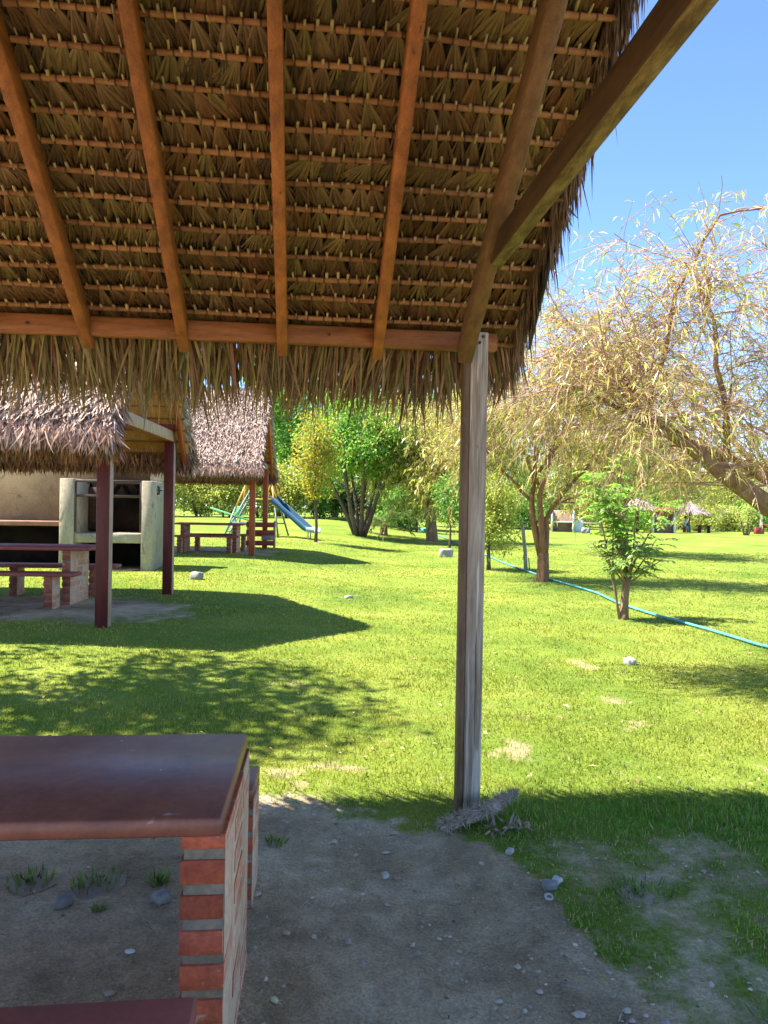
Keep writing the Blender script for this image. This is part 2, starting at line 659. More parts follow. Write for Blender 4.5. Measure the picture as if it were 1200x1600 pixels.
# ------------------------------------------------------------------ ground
def dirt(x, y):
    yb = np.interp(x, (-6, -1.2, -.7, -.35, .28, .5, .65, .80, 1.0, 1.5, 3, 6),
                   (4.3, 4.05, 3.78, 3.72, 3.52, 3.38, 3.12, 2.45, 1.85, 1.3, .9, .6))
    w = .26 * fbm(x * 1.9, y * 1.9, 3, 4) + .07 * vnoise(x * 11, y * 11, 5)
    m = ss((yb + w - y) / .30 + .5)
    # worn spots beside the shelter

    def spot(cx, cy, rx, ry, a=1.0):
        d = np.sqrt(((x - cx) / rx) ** 2 + ((y - cy) / ry) ** 2) + .6 * fbm(x * 3.2 + cx, y * 3.2, 9, 4) * min(1, 1.2 / rx)
        return a * ss((1.2 - d) / .6)
    worn = ss((3.75 - y) / .35) * ss((x - .35) / .3) * ss((4.5 - x) / 1.5)
    m = np.maximum(m, worn * ss((fbm(x * 2.1 + 3, y * 2.6, 97, 4) + .08 + .30 * ss((3.1 - y) / 1.0)) / .60) * .64)
    rg = ss((x - .5) / .35) * ss((5 - x) / 1.0) * ss((4.2 - y) / .3)
    m = m * (1 - .27 * rg)
    m = np.maximum(m, np.clip(.26 + .44 * fbm(x * 2.7 + 9, y * 2.7, 83, 4), 0, .78) * rg * ss((3.72 - y) / .45))
    m = np.maximum(m, spot(-4.6, 9.4, 2.2, 1.25, .8))
    m = np.maximum(m, spot(-3.2, 8.9, 1.0, .8, .45))
    m = np.maximum(m, spot(-5, 20, 2.2, 1.5, 1.0))
    m = np.maximum(m, spot(-3.6, 18.9, .8, .5, .7))
    m = np.maximum(m, spot(2.2, 33.3, 1.2, .9, .6))
    return np.clip(m, 0, 1)


def dry(x, y):
    def spot(cx, cy, rx, ry, a=1.0):
        d = np.sqrt(((x - cx) / rx) ** 2 + ((y - cy) / ry) ** 2) + 1.5 * fbm(x * 6 + cx, y * 6, 19, 4)
        return a * ss((1.0 - d) / 1.3)
    m = spot(.78, 4.66, .22, .22, 1)
    for cx, cy, rx, ry, a in ((.24, 4.95, .16, .16, .9), (-.45, 4.2, .35, .2, .9), (-.4, 12.1, .55, .35, .8),
                              (1.75, 5.4, .2, .25, .8), (2.0, 7.4, .35, .3, .7), (1.9, 5.9, .2, .2, .8), (3.3, 7.0, .4, .3, .6),
                              (-2.4, 26.5, .8, .6, .9), (2.66, 19, .7, .6, .9), (3.45, 10.5, .35, .3, .8), (1.9, 4.4, .6, .3, .55),
                              (-1.1, 36.5, 1.5, .9, .9), (3.4, 16.0, .6, .5, .5), (.9, 5.6, .5, .5, .35), (-.9, 6.2, .6, .4, .4)):
        m = np.maximum(m, spot(cx, cy, rx, ry, a))
    return m


def axis(parts):
    out = []
    for a, b, s in parts:
        out.append(np.arange(a, b, s))
    return np.concatenate(out)


gx = axis(((-600, -120, 40), (-120, -30, 6), (-30, -7, 1.0), (-7, -3, .3), (-3, -2.3, .12), (-2.3, 2.3, .035), (2.3, 3, .12), (3, 8, .3), (8, 30, 1.0), (30, 120, 6), (120, 601, 40)))
gy = axis(((-300, -30, 30), (-30, 0, 3), (0, 1.6, .4), (1.6, 4.4, .035), (4.4, 6.5, .1), (6.5, 14, .25), (14, 30, .6), (30, 70, 1.5), (70, 200, 8), (200, 901, 50)))
GX, GY = np.meshgrid(gx, gy)
GZ = gh(GX, GY)
near = ss((30 - np.hypot(GX, GY - 6)) / 10)
DD = dirt(GX, GY)
GZ = GZ - .006 * near * DD
loc = ss((4.6 - GY) / .4) * ss((2.6 - np.abs(GX)) / .4) * ss((GY - 1.5) / .3) * DD
GZ = GZ + loc * (.012 * fbm(GX * 2.6, GY * 2.6, 90, 2) + .012 * fbm(GX * 6, GY * 6, 91, 3) + .006 * np.maximum(0, fbm(GX * 16, GY * 16, 92, 2)) - .004)
mb = MB()
nx, ny = len(gx), len(gy)
i = np.arange(ny - 1)[:, None] * nx
j = np.arange(nx - 1)[None, :]
F = np.stack((i + j, i + j + 1, i + nx + j + 1, i + nx + j), -1).reshape(-1, 4)
C = np.stack((dirt(GX, GY), dry(GX, GY), 0 * GX), -1).reshape(-1, 3)
mb.add(np.stack((GX, GY, GZ), -1).reshape(-1, 3), F, C)
ground = mb.build('ground', MAT['ground'], smooth=True)
tag(ground, 'sunlit lawn with bare grey earth under the near thatched shelter', 'ground', kind='structure')

# hills beyond the trees on the right
mb = MB()
hx = np.linspace(-100, 520, 90)
hy = np.linspace(0, 1, 14)
HX, HT = np.meshgrid(hx, hy)
prof = 20 * ss((HX + 20) / 120) + 16 * ss((HX - 110) / 120) + 5 * fbm(HX / 45, HX * 0 + .3, 4) * ss((HX + 20) / 60)
HZ = prof * np.sin(HT * math.pi / 2) * (1 + .18 * fbm(HX / 25, HT * 5, 8)) - .5
HY = 260 + 150 * HT
nx, ny = len(hx), len(hy)
i = np.arange(ny - 1)[:, None] * nx
j = np.arange(nx - 1)[None, :]
F = np.stack((i + j, i + j + 1, i + nx + j + 1, i + nx + j), -1).reshape(-1, 4)
mb.add(np.stack((HX, HY, HZ), -1).reshape(-1, 3), F)
MAT['hill'] = simple('dry scrubby hillside', (.24, .19, .12), (.12, .125, .06), .12, (1, 1, 1), .95, .05, .9, .8, 1.0, .4, .6)
tag(mb.build('hill', MAT['hill'], smooth=True), 'dry brown hillside far behind the lawn on the right', 'hill', kind='structure')


# ------------------------------------------------------------------ grass
def grass():
    mb = MB()
    bands = ((1.9, 3.0, 7500), (3.0, 4.2, 7000), (4.2, 5.5, 5200), (5.5, 7.5, 3000), (7.5, 10, 1500), (10, 14, 700), (14, 20, 320), (20, 30, 120))
    for y0, y1, den in bands:
        w = .55 * y1 + 1.2
        n = int(den * 2 * w * (y1 - y0))
        x = rng.uniform(-w, w, n)
        y = rng.uniform(y0, y1, n)
        d = dirt(x, y)
        q = dry(x, y)
        clump = fbm(x * 4, y * 4, 31)
        p = (1 - d * 1.25) * (1 - .75 * q) * (1 + .55 * clump)
        keep = rng.random(n) < p
        # sparse tufts scattered over the earth
        tuft = (vnoise(x * 6, y * 6, 41) > .62) & (vnoise(x * 1.1, y * 1.1, 43) > .0) & (d > .4) & (x > .1)
        keep |= tuft & (rng.random(n) < .12)
        keep &= ~((d > .9) & ~tuft)
        x, y, d, q, clump = (a[keep] for a in (x, y, d, q, clump))
        n = len(x)
        P = np.stack((x, y, gh(x, y) - .012), 1)
        th = rng.uniform(0, 2 * math.pi, n)
        lean = np.abs(rng.normal(.0, .7, n))
        D = unit(np.stack((np.cos(th) * lean, np.sin(th) * lean, np.ones(n)), 1))
        rank = ss((4.15 - y) / .5) * ss((x - .3) / .3)          # ranker growth along the edge of the shelter
        L = rng.uniform(.018, .046, n) * (1 + .4 * clump) * (1 + .5 * rank) * (1 - .5 * ss(d / .6)) * (1 - .35 * ss((3.75 - y) / .4))
        W = rng.uniform(.0035, .0065, n) * (1 + np.maximum(y - 4, 0) / 5)
        B = np.stack((np.cos(th), np.sin(th), -.6 * np.ones(n)), 1) * (L * rng.uniform(.1, .7, n))[:, None]
        big = fbm(x * .55, y * .55, 51)[:, None]
        t = rng.random((n, 1))
        c = np.array((.215, .275, .032)) * (1 - t) + np.array((.35, .365, .065)) * t
        c = c * (1 + (.30 * big + .22 * fbm(x * 2.2, y * 2.2, 57)[:, None]) * np.array((1.1, .6, 1.3)))
        c = c * (1 + .2 * rank[:, None] * np.array((-.9, .9, 1.2)))
        straw = rng.random(n) < (.07 + .35 * q + .3 * d + .12 * ss((3.8 - y) / .5))
        c[straw] = np.array((.46, .38, .20)) * rng.uniform(.7, 1.15, (straw.sum(), 1))
        c *= rng.uniform(.75, 1.2, (n, 1))
        mb.strips(P, D, L, W, B, np.clip(c, 0, .8))
    o = mb.build('grass', MAT['grass'])
    tag(o, 'short yellow green lawn grass with straw coloured blades', 'grass', kind='stuff')


grass()


# ------------------------------------------------------------------ near shelter
YAW = R(6.0)
sh = thing('thatched_shelter', 'dark near shelter overhead with palm leaf ceiling and a grey post', 'shelter', (.46, 3.75, 0), YAW,
           'thatched shelters')
SL = .69                                     # slope of the near roof
SA = math.atan(SL)
eu = Vector((1, 0, 0))
ed = Vector((0, math.cos(SA), -math.sin(SA)))
en = Vector((0, math.sin(SA), math.cos(SA)))
RIDGE_V = -1.4


def zb(v):
    return 2.485 - SL * v


mb = MB()
mb.cbox(-.042, .045, -.045, .042, -.1, 2.415, .006)
mb.build('post', MAT['post'], sh)
mb = MB()
mb.cbox(-.075, -.044, -.040, .036, -.1, 2.265, .004)
mb.build('side_board', MAT['board'], sh)
mb = MB()
for (u, v) in ((-4.0, 0), (-4.0, -2.8), (0, -2.8)):
    m2 = MB()
    m2.cbox(u - .045, u + .045, v - .045, v + .045, -.1, 2.415, .006)
    m2.build('post', MAT['post'], sh)
mb = MB()
mb.beam((-4.25, .078, 2.388), (.115, .078, 2.388), .064, .092, b=.006)
mb.build('plate_beam', MAT['plate'], sh)
mb = MB()
mb.beam((-4.25, -2.878, 2.388), (.135, -2.878, 2.388), .064, .092, b=.006)
mb.build('plate_beam', MAT['plate'], sh)
# tie beam along the open end, and its twin at the far end
mb = MB()
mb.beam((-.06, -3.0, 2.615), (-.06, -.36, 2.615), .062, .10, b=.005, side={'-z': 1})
mb.build('tie_beam', [MAT['dark wood'], MAT['lit mossy']], sh)
mb = MB()
mb.beam((-4.0, -3.0, 2.615), (-4.0, .1, 2.615), .062, .10, b=.005)
mb.build('tie_beam', MAT['dark wood'], sh)
mb = MB()
mb.beam((-4.3, RIDGE_V, zb(RIDGE_V) - .07), (.22, RIDGE_V, zb(RIDGE_V) - .07), .06, .1, b=.005)
mb.build('ridge_beam', MAT['rafter'], sh)


def rafter(u, dz=0, v1=.17, w=.052, h=.088, v0=RIDGE_V, m='rafter', du=0, mz=None):
    off = .013 + h / 2 + dz
    a = Vector((u + du, v0, zb(v0))) - en * off
    b = Vector((u, v1, zb(v1))) - en * off
    mb = MB()
    mb.beam(a, b, w, h, b=.004, up=(0, .56, .82))
    mb.build('rafter', MAT[m], sh)
    if mz is not None:
        a = Vector((u, v0, zb(v0))) - en * (.013 + h / 2 + mz)
        b = Vector((u, v1, zb(v1))) - en * (.013 + h / 2 + mz)
    a2 = Vector((a.x, -2.8 - a.y, a.z))
    b2 = Vector((b.x, -2.8 - b.y, b.z))
    mb = MB()
    mb.beam(b2, a2, w, h, b=.004, up=(0, -.56, .82))
    mb.build('rafter', MAT[m], sh)


for u in (-.50, -.985, -1.475, -1.935, -2.42, -2.9, -3.4):
    rafter(u + rng.normal(0, .004))
rafter(-.088, .155, .035, .066, .105, m='brown wood', mz=.02)
rafter(-3.93, .02, -.10, .062, .105, m='dark wood')

for p, d in (((.0, -.046, 2.36), (0, -1, 0)), ((.018, -.046, 2.39), (0, -1, 0)), ((-.75, .044, 2.39), (0, -1, 0)), ((-2.2, .044, 2.385), (0, -1, 0))):
    mb = MB()
    q = Vector(p)
    mb.tube([q - Vector(d) * .01, q + Vector(d) * .006], [.008, .008], 6)
    mb.build('bolt', MAT['iron'], sh)

# cane battens, their lashings as knots along the cane
rows = [.125 - .098 * k for k in range(16)]


def batten(v, mirror=False):
    ties = np.arange(-4.2, .2, .062) + rng.normal(0, .006, 71)
    x = np.sort(np.concatenate((ties - .005, ties - .003, ties + .003, ties + .005, [-4.25, .235 + rng.normal(0, .012)])))
    tie = np.zeros(len(x), bool)
    for q in ties:
        tie |= np.abs(x - q) < .004
    knots = np.where(tie, 1.13, 1.0) * (1 + .05 * rng.normal(size=len(x)))
    y = v + .006 * vnoise(x * 1.3, x * 0 + v * 31, 61) + .004 * vnoise(x * 4, x * 0 + v * 17, 62)
    z = 2.485 - SL * y + .004 * vnoise(x * 2, x * 0 + v * 13, 63)
    if mirror:
        y = -2.8 - y
    mb = MB()
    c = np.where(tie[:, None], np.array((.085, .045, .022)), np.array((.29, .135, .055)) * (1 + .25 * vnoise(x * 2.5, x * 0 + v * 41, 66))[:, None])
    mb.tube(np.stack((x, y, z), 1), .0125 * knots * (1 + .1 * vnoise(x * 3, x * 0 + v * 7, 64)), 6, 0, c)
    mb.build('batten', MAT['cane'], sh, smooth=True)


for k, v in enumerate(rows):
    batten(v)
    if k % 2 == 0:
        batten(v, True)


def palm_leaf_mesh(seed, skew=0.0):
    r = np.random.default_rng(seed)
    mb = MB()
    n = 8
    spread = r.uniform(.28, .42)
    base = jit((.185, .112, .043), 1, .28, .07)[0]
    if r.random() < .22:
        base = np.array((.215, .155, .053))
    if r.random() < .25:
        base = np.array((.20, .125, .055))
    for k in range(n):
        a = skew + (k / (n - 1) - .5) * 2 * spread + r.normal(0, .03)
        L = r.uniform(.19, .225) * (1 - .15 * abs(k / (n - 1) - .5))
        w = r.uniform(.013, .019)
        d = np.array((math.sin(a), math.cos(a), 0))
        s = np.array((math.cos(a), -math.sin(a), 0))
        p0 = np.array(((k / (n - 1) - .5) * .012, .004, .002 * (k % 2)))
        lift = .005 * (k % 2) + r.uniform(0, .008)
        m = p0 + d * L * .55 + np.array((0, 0, lift + .026))
        t = p0 + d * L + np.array((0, 0, lift + .055))
        V = [p0 - s * .002, p0 + s * .002, m - s * w * .5 + np.array((0, 0, .006)), m - np.array((0, 0, .004)),
             m + s * w * .5 + np.array((0, 0, .006)), t]
        c = base * r.uniform(.6, 1.25)
        mb.add(V, [(0, 3, 2), (0, 1, 3), (1, 4, 3), (2, 3, 5), (3, 4, 5)], c)
    # the cut stalk hooked over the cane
    h = r.uniform(.022, .036)
    rr = r.uniform(.0052, .0078)
    a = r.normal(0, .12)
    mb.tube([(0, .006, -.012), (math.sin(a) * h * .6, -h * .6, -.020), (math.sin(a) * h, -h * 1.15, -.024)], (rr, rr, rr * .95), 5, 0,
            np.array((.46, .36, .17)) * r.uniform(.6, 1.1))
    return mb


LEAFV = [palm_leaf_mesh(100 + k, (-.42, -.2, 0, .2, .42)[k % 5]) for k in range(25)]
LEAFM = [m.mesh('palm_leaf', MAT['palm']) for m in LEAFV]
spots = []
camv = Vector((-.85, -3.68, 1.52))
for ri, v in enumerate(rows):
    skew = (-.32, .05, .38, -.1, .22, -.38, 0.0, .3)[ri % 8]
    u = -4.2 + rng.uniform(0, .04)
    while u < .22:
        sk = skew * (1 + .5 * math.sin(u * 2.1 + ri)) + rng.normal(0, .10)
        vv = v + rng.normal(0, .004)
        p = Vector((u, vv, zb(vv))) + en * .016
        M = Matrix(((eu.x, ed.x, en.x, p.x), (eu.y, ed.y, en.y, p.y), (eu.z, ed.z, en.z, p.z), (0, 0, 0, 1)))
        M = M @ Matrix.Rotation(rng.normal(0, .06), 4, 'Z') @ Matrix.Rotation(rng.normal(0, .05), 4, 'X') @ Matrix.Diagonal((rng.uniform(.65, 1.15), rng.uniform(.85, 1.25), rng.uniform(.7, 1.3), 1))
        # in view of the photograph's side of the roof
        d = p - camv
        q = Vector((d.x * math.cos(YAW) - d.y * math.sin(YAW), d.x * math.sin(YAW) + d.y * math.cos(YAW), d.z))
        px, py = q.x / q.y, q.z / q.y
        vis = abs(px) < .54 and .2 < py < .72
        spots.append((0 if vis else 1, d.length, M, int(np.clip(round(sk / .2) + 2, 0, 4))))
        u += rng.uniform(.043, .060)
order = sorted(range(len(spots)), key=lambda k: spots[k][:2])
rest = MB()
for n_, k in enumerate(order):
    M = spots[k][2]
    m = spots[k][3] + 5 * int(rng.integers(5))
    if n_ < 299:
        link('palm_leaf', LEAFM[m], sh, M)
    else:
        Mn = np.array(M)
        src = LEAFV[m]
        base = rest.n
        rest.v += [a @ Mn[:3, :3].T + Mn[:3, 3] for a in src.v]
        f = rng.uniform(.8, 1.2)
        rest.c += [np.clip(a * f, 0, 1) for a in src.c]
        rest.f += [(F + base, mm) for F, mm in src.f]
        rest.n += src.n
# outer covering: a thick shell over the leaves, both slopes
o = rest.build('palm_leaves_beyond', MAT['palm'], sh)
o.name = 'palm_thatch'
tag(o, kind='stuff')
mb = MB()
u0, u1 = -4.25, .27
# the shell stays above the leaves; it thins towards the eave
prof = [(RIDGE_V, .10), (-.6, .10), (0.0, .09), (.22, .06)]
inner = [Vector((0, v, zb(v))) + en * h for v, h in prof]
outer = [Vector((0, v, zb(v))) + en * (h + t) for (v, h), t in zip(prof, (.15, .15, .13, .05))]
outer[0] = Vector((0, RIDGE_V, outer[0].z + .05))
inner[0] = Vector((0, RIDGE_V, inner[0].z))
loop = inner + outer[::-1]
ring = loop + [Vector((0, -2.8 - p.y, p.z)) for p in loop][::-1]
for lp in (loop, [Vector((0, -2.8 - p.y, p.z)) for p in loop]):
    n = len(lp)
    V = [(u0, p.y, p.z) for p in lp] + [(u1, p.y, p.z) for p in lp]
    F = [(a, (a + 1) % n, (a + 1) % n + n, a + n) for a in range(n)]
    F += [(0, 1, n - 2, n - 1), (1, 2, n - 3, n - 2), (2, 3, n - 4, n - 3)]
    F += [tuple(a + n for a in f) for f in F[-3:]]
    mb.add(V, F)
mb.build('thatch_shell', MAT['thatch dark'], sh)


def fringe():
    """leaf tips hanging at the eaves and along the open verge"""
    mb = MB()
    for mirror in (0, 1):
        n = 3400 if not mirror else 1500
        u = rng.uniform(-4.25, .262, n)
        v = rng.uniform(.11, .28, n)
        lay = rng.uniform(.02, .10, n)
        P = np.stack((u, v, 2.485 - SL * v), 1) + np.array(en)[None] * lay[:, None]
        slant = .22 * vnoise(u * 2.5, u * 0, 71) + rng.normal(0, .16, n) - .10 * ss((-u - .9) / 1.0)
        ang = rng.normal(R(57), R(11), n)
        D = unit(np.stack((slant, np.cos(ang), -np.sin(ang)), 1))
        L = rng.uniform(.22, .43, n) * (1 + .14 * vnoise(u * 5, u * 0, 72)) * (.45 if mirror else 1) * (1 - .22 * ss((u + .1) / .2))
        W = rng.uniform(.007, .017, n)
        B = np.stack((rng.normal(0, .10, n), rng.normal(-.02, .06, n), -.12 - .15 * rng.random(n)), 1) * L[:, None]
        c = jit((.195, .145, .055), n, .3, .08)
        red = rng.random(n) < (.28 + .35 * ss((u + 1.2) / 1.2))
        c[red] = jit((.19, .10, .052), red.sum(), .3, .08)
        N = np.stack((rng.normal(0, .6, n), np.ones(n), rng.normal(0, .3, n)), 1)
        if mirror:
            P[:, 1] = -2.8 - P[:, 1]
            D[:, 1] *= -1
            B[:, 1] *= -1
        mb.strips(P, D, L, W, B, c, N)
    # verge: leaf ends stick out sideways and droop
    for mirror in (0, 1):
        n = 4200 if not mirror else 900
        v = rng.uniform(-1.4, .24, n)
        u = rng.uniform(.20, .275, n)
        lay = rng.uniform(.02, .15, n)
        P = np.stack((u, v, 2.485 - SL * v), 1) + np.array(en)[None] * lay[:, None]
        D = unit(np.stack((rng.uniform(-.1, .3, n), rng.uniform(.1, .6, n), rng.uniform(-1.4, -.7, n)), 1))
        L = rng.uniform(.06, .17, n) * (1 + .7 * (rng.random(n) < .1)) * (.5 if mirror else 1)
        W = rng.uniform(.004, .011, n)
        B = np.stack((rng.normal(0, .1, n), rng.normal(0, .1, n), -.45 - .3 * rng.random(n)), 1) * L[:, None]
        c = jit((.17, .105, .052), n, .3, .08)
        if mirror:
            P[:, 1] = -2.8 - P[:, 1]
            D[:, 1] *= -1
        mb.strips(P, D, L, W, B, c)
    # back and crown of the roof, seen only from elsewhere
    n = 5000
    v = rng.uniform(-3.0, .2, n)
    u = rng.uniform(-4.25, .27, n)
    vm = np.where(v < RIDGE_V, -2.8 - v, v)
    sgn = np.where(v < RIDGE_V, -1, 1)
    P = np.stack((u, v, 2.485 - SL * vm + .20), 1)
    D = unit(np.stack((rng.normal(0, .25, n), sgn * math.cos(SA), -math.sin(SA) + rng.uniform(.0, .25, n)), 1))
    L = rng.uniform(.2, .4, n)
    B = np.array((0, 0, -.18))[None] * L[:, None]
    mb.strips(P, D, L, rng.uniform(.015, .03, n), B, jit((.36, .29, .27), n, .2, .06), np.stack((rng.normal(0, .3, n), 0 * u, np.ones(n)), 1))
    o = mb.build('thatch_fringe', MAT['palm'], sh)
    tag(o, kind='stuff')


fringe()
mb = MB()
P0 = [(.235, -.40, zb(-.40) + .02), (.262, -.02, zb(-.02) - .02), (.262, .0, zb(0) - .14), (.238, -.40, zb(-.40) - .09)]
V = [Vector(p) for p in P0] + [Vector(p) + Vector((.012, 0, 0)) for p in P0]
mb.add(V, [(0, 1, 2, 3), (7, 6, 5, 4), (0, 4, 5, 1), (1, 5, 6, 2), (2, 6, 7, 3), (3, 7, 4, 0)])
mb.build('plastic_flap', MAT['plastic'], sh)


# ------------------------------------------------------------------ brick and concrete tables
def brick_mesh(w, d, h, k):
    mb = MB()
    r = np.random.default_rng(k)
    mb.cbox(-w / 2 + r.uniform(0, .002), w / 2 - r.uniform(0, .002), -d / 2, d / 2 - r.uniform(0, .003), -h / 2, h / 2 - r.uniform(0, .002), .0018,
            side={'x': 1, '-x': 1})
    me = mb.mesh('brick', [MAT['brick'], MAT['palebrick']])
    return me


BR = {}


def pier(parent, x0, x1, y0, y1, z1, course=.087, bh=.061, nper=3, joined=False, z0=-.05):
    """a stack of bricks on raked mortar; every brick is its own mesh"""
    mb = MB()
    r = .007
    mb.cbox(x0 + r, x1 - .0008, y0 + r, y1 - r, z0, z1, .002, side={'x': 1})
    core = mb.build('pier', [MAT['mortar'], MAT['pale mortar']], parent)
    w = x1 - x0
    d = (y1 - y0 - .02 * (nper - 1)) / nper
    key = (round(w, 3), round(d, 3), bh)
    if key not in BR:
        BR[key] = [brick_mesh(w, d, bh, k) for k in range(4)]
    n = 0
    z = z1 + .002
    first = True
    jm = MB()
    while z > z0 + .02:
        h = bh
        zc = z - h / 2 if not first else z - .018
        sc = 1.0 if not first else .036 / bh
        for k in range(nper):
            yc = y0 + d / 2 + k * (d + .02)
            p = (x0 + w / 2 + rng.normal(0, .0012), yc + rng.normal(0, .0012), zc + rng.normal(0, .001))
            M = Matrix.Translation(p) @ Matrix.Rotation(rng.normal(0, .006), 4, 'Z') @ Matrix.Diagonal((1, 1, sc, 1))
            if joined:
                jm.cbox(-w / 2, w / 2, -d / 2, d / 2, -h / 2, h / 2, .004, M=M, side={'x': 1, '-x': 1})
            else:
                link('brick', BR[key][int(rng.integers(4))], core, M)
        z = (z - .036 if first else z - h) - (course - bh)
        first = False
    if joined:
        o = jm.build('brickwork', [MAT['brick'], MAT['palebrick']], core)
        tag(o, kind='stuff')
    return core


def slab(parent, name, x0, x1, y0, y1, z0, z1, m):
    mb = MB()
    mb.cbox(x0, x1, y0, y1, z0, z1, .007)
    return mb.build(name, MAT[m], parent)


def picnic_table(label, loc, rz, length, depth, inset, m='slab red', joined=False, over=.02, h=.75, th=.048, group='brick picnic tables'):
    t = thing('picnic_table', label, 'table', loc, rz, group)
    slab(t, 'tabletop', -length, 0, 0, depth, h - th, h, m)
    pier(t, -inset - .11, -inset, over, depth - over, h - th, joined=joined)
    pier(t, -length + inset, -length + inset + .11, over, depth - over, h - th, joined=joined)
    return t


def bench(label, loc, rz, length, inset, m='slab red', joined=False, h=.45, depth=.27, group='brick benches beside the tables'):
    t = thing('bench', label, 'bench', loc, rz, group)
    slab(t, 'seat', -length, 0, 0, depth, h - .045, h, m)
    pier(t, -inset - .11, -inset, .015, depth - .015, h - .045, nper=1, joined=joined)
    pier(t, -length + inset, -length + inset + .11, .015, depth - .015, h - .045, nper=1, joined=joined)
    return t


TY = R(6.3)
picnic_table('glossy dark red concrete table on a brick pier in the foreground', (-.387, 1.822, 0), R(5.2), 2.3, .69, -.009, 'table red', over=.010)
bench('red concrete bench behind the foreground table, mostly hidden by it', (-.476, 2.79, 0), R(4), 2.1, .0, 'table red')
bench('dark red bench slab at the bottom left corner before the near table', (-.36, 1.345, 0), TY, 2.1, .05, 'slab red')

Z1 = gz(-4.5, 9.6)
picnic_table('red concrete table on brick piers under the left shelter', (-3.83, 9.62, Z1), R(3), 1.85, .74, .24)
bench('nearer red bench before the table under the left shelter', (-3.83, 9.17, Z1), R(3), 1.75, .27, depth=.29)
bench('red bench between the left shelter table and the barbecue', (-3.80, 10.50, Z1), R(3), 1.75, .27, depth=.29)
Z2 = gz(-4.5, 19.2)
picnic_table('red concrete table under the farther shelter with a steep grey roof', (-3.62, 19.0, Z2), R(3), 1.75, .74, .16, joined=True)
bench('nearer red bench of the table under the farther shelter', (-3.65, 18.55, Z2), R(3), 1.7, .18, joined=True)
bench('far side red bench of the table under the farther shelter', (-3.55, 19.9, Z2), R(3), 1.7, .18, joined=True)


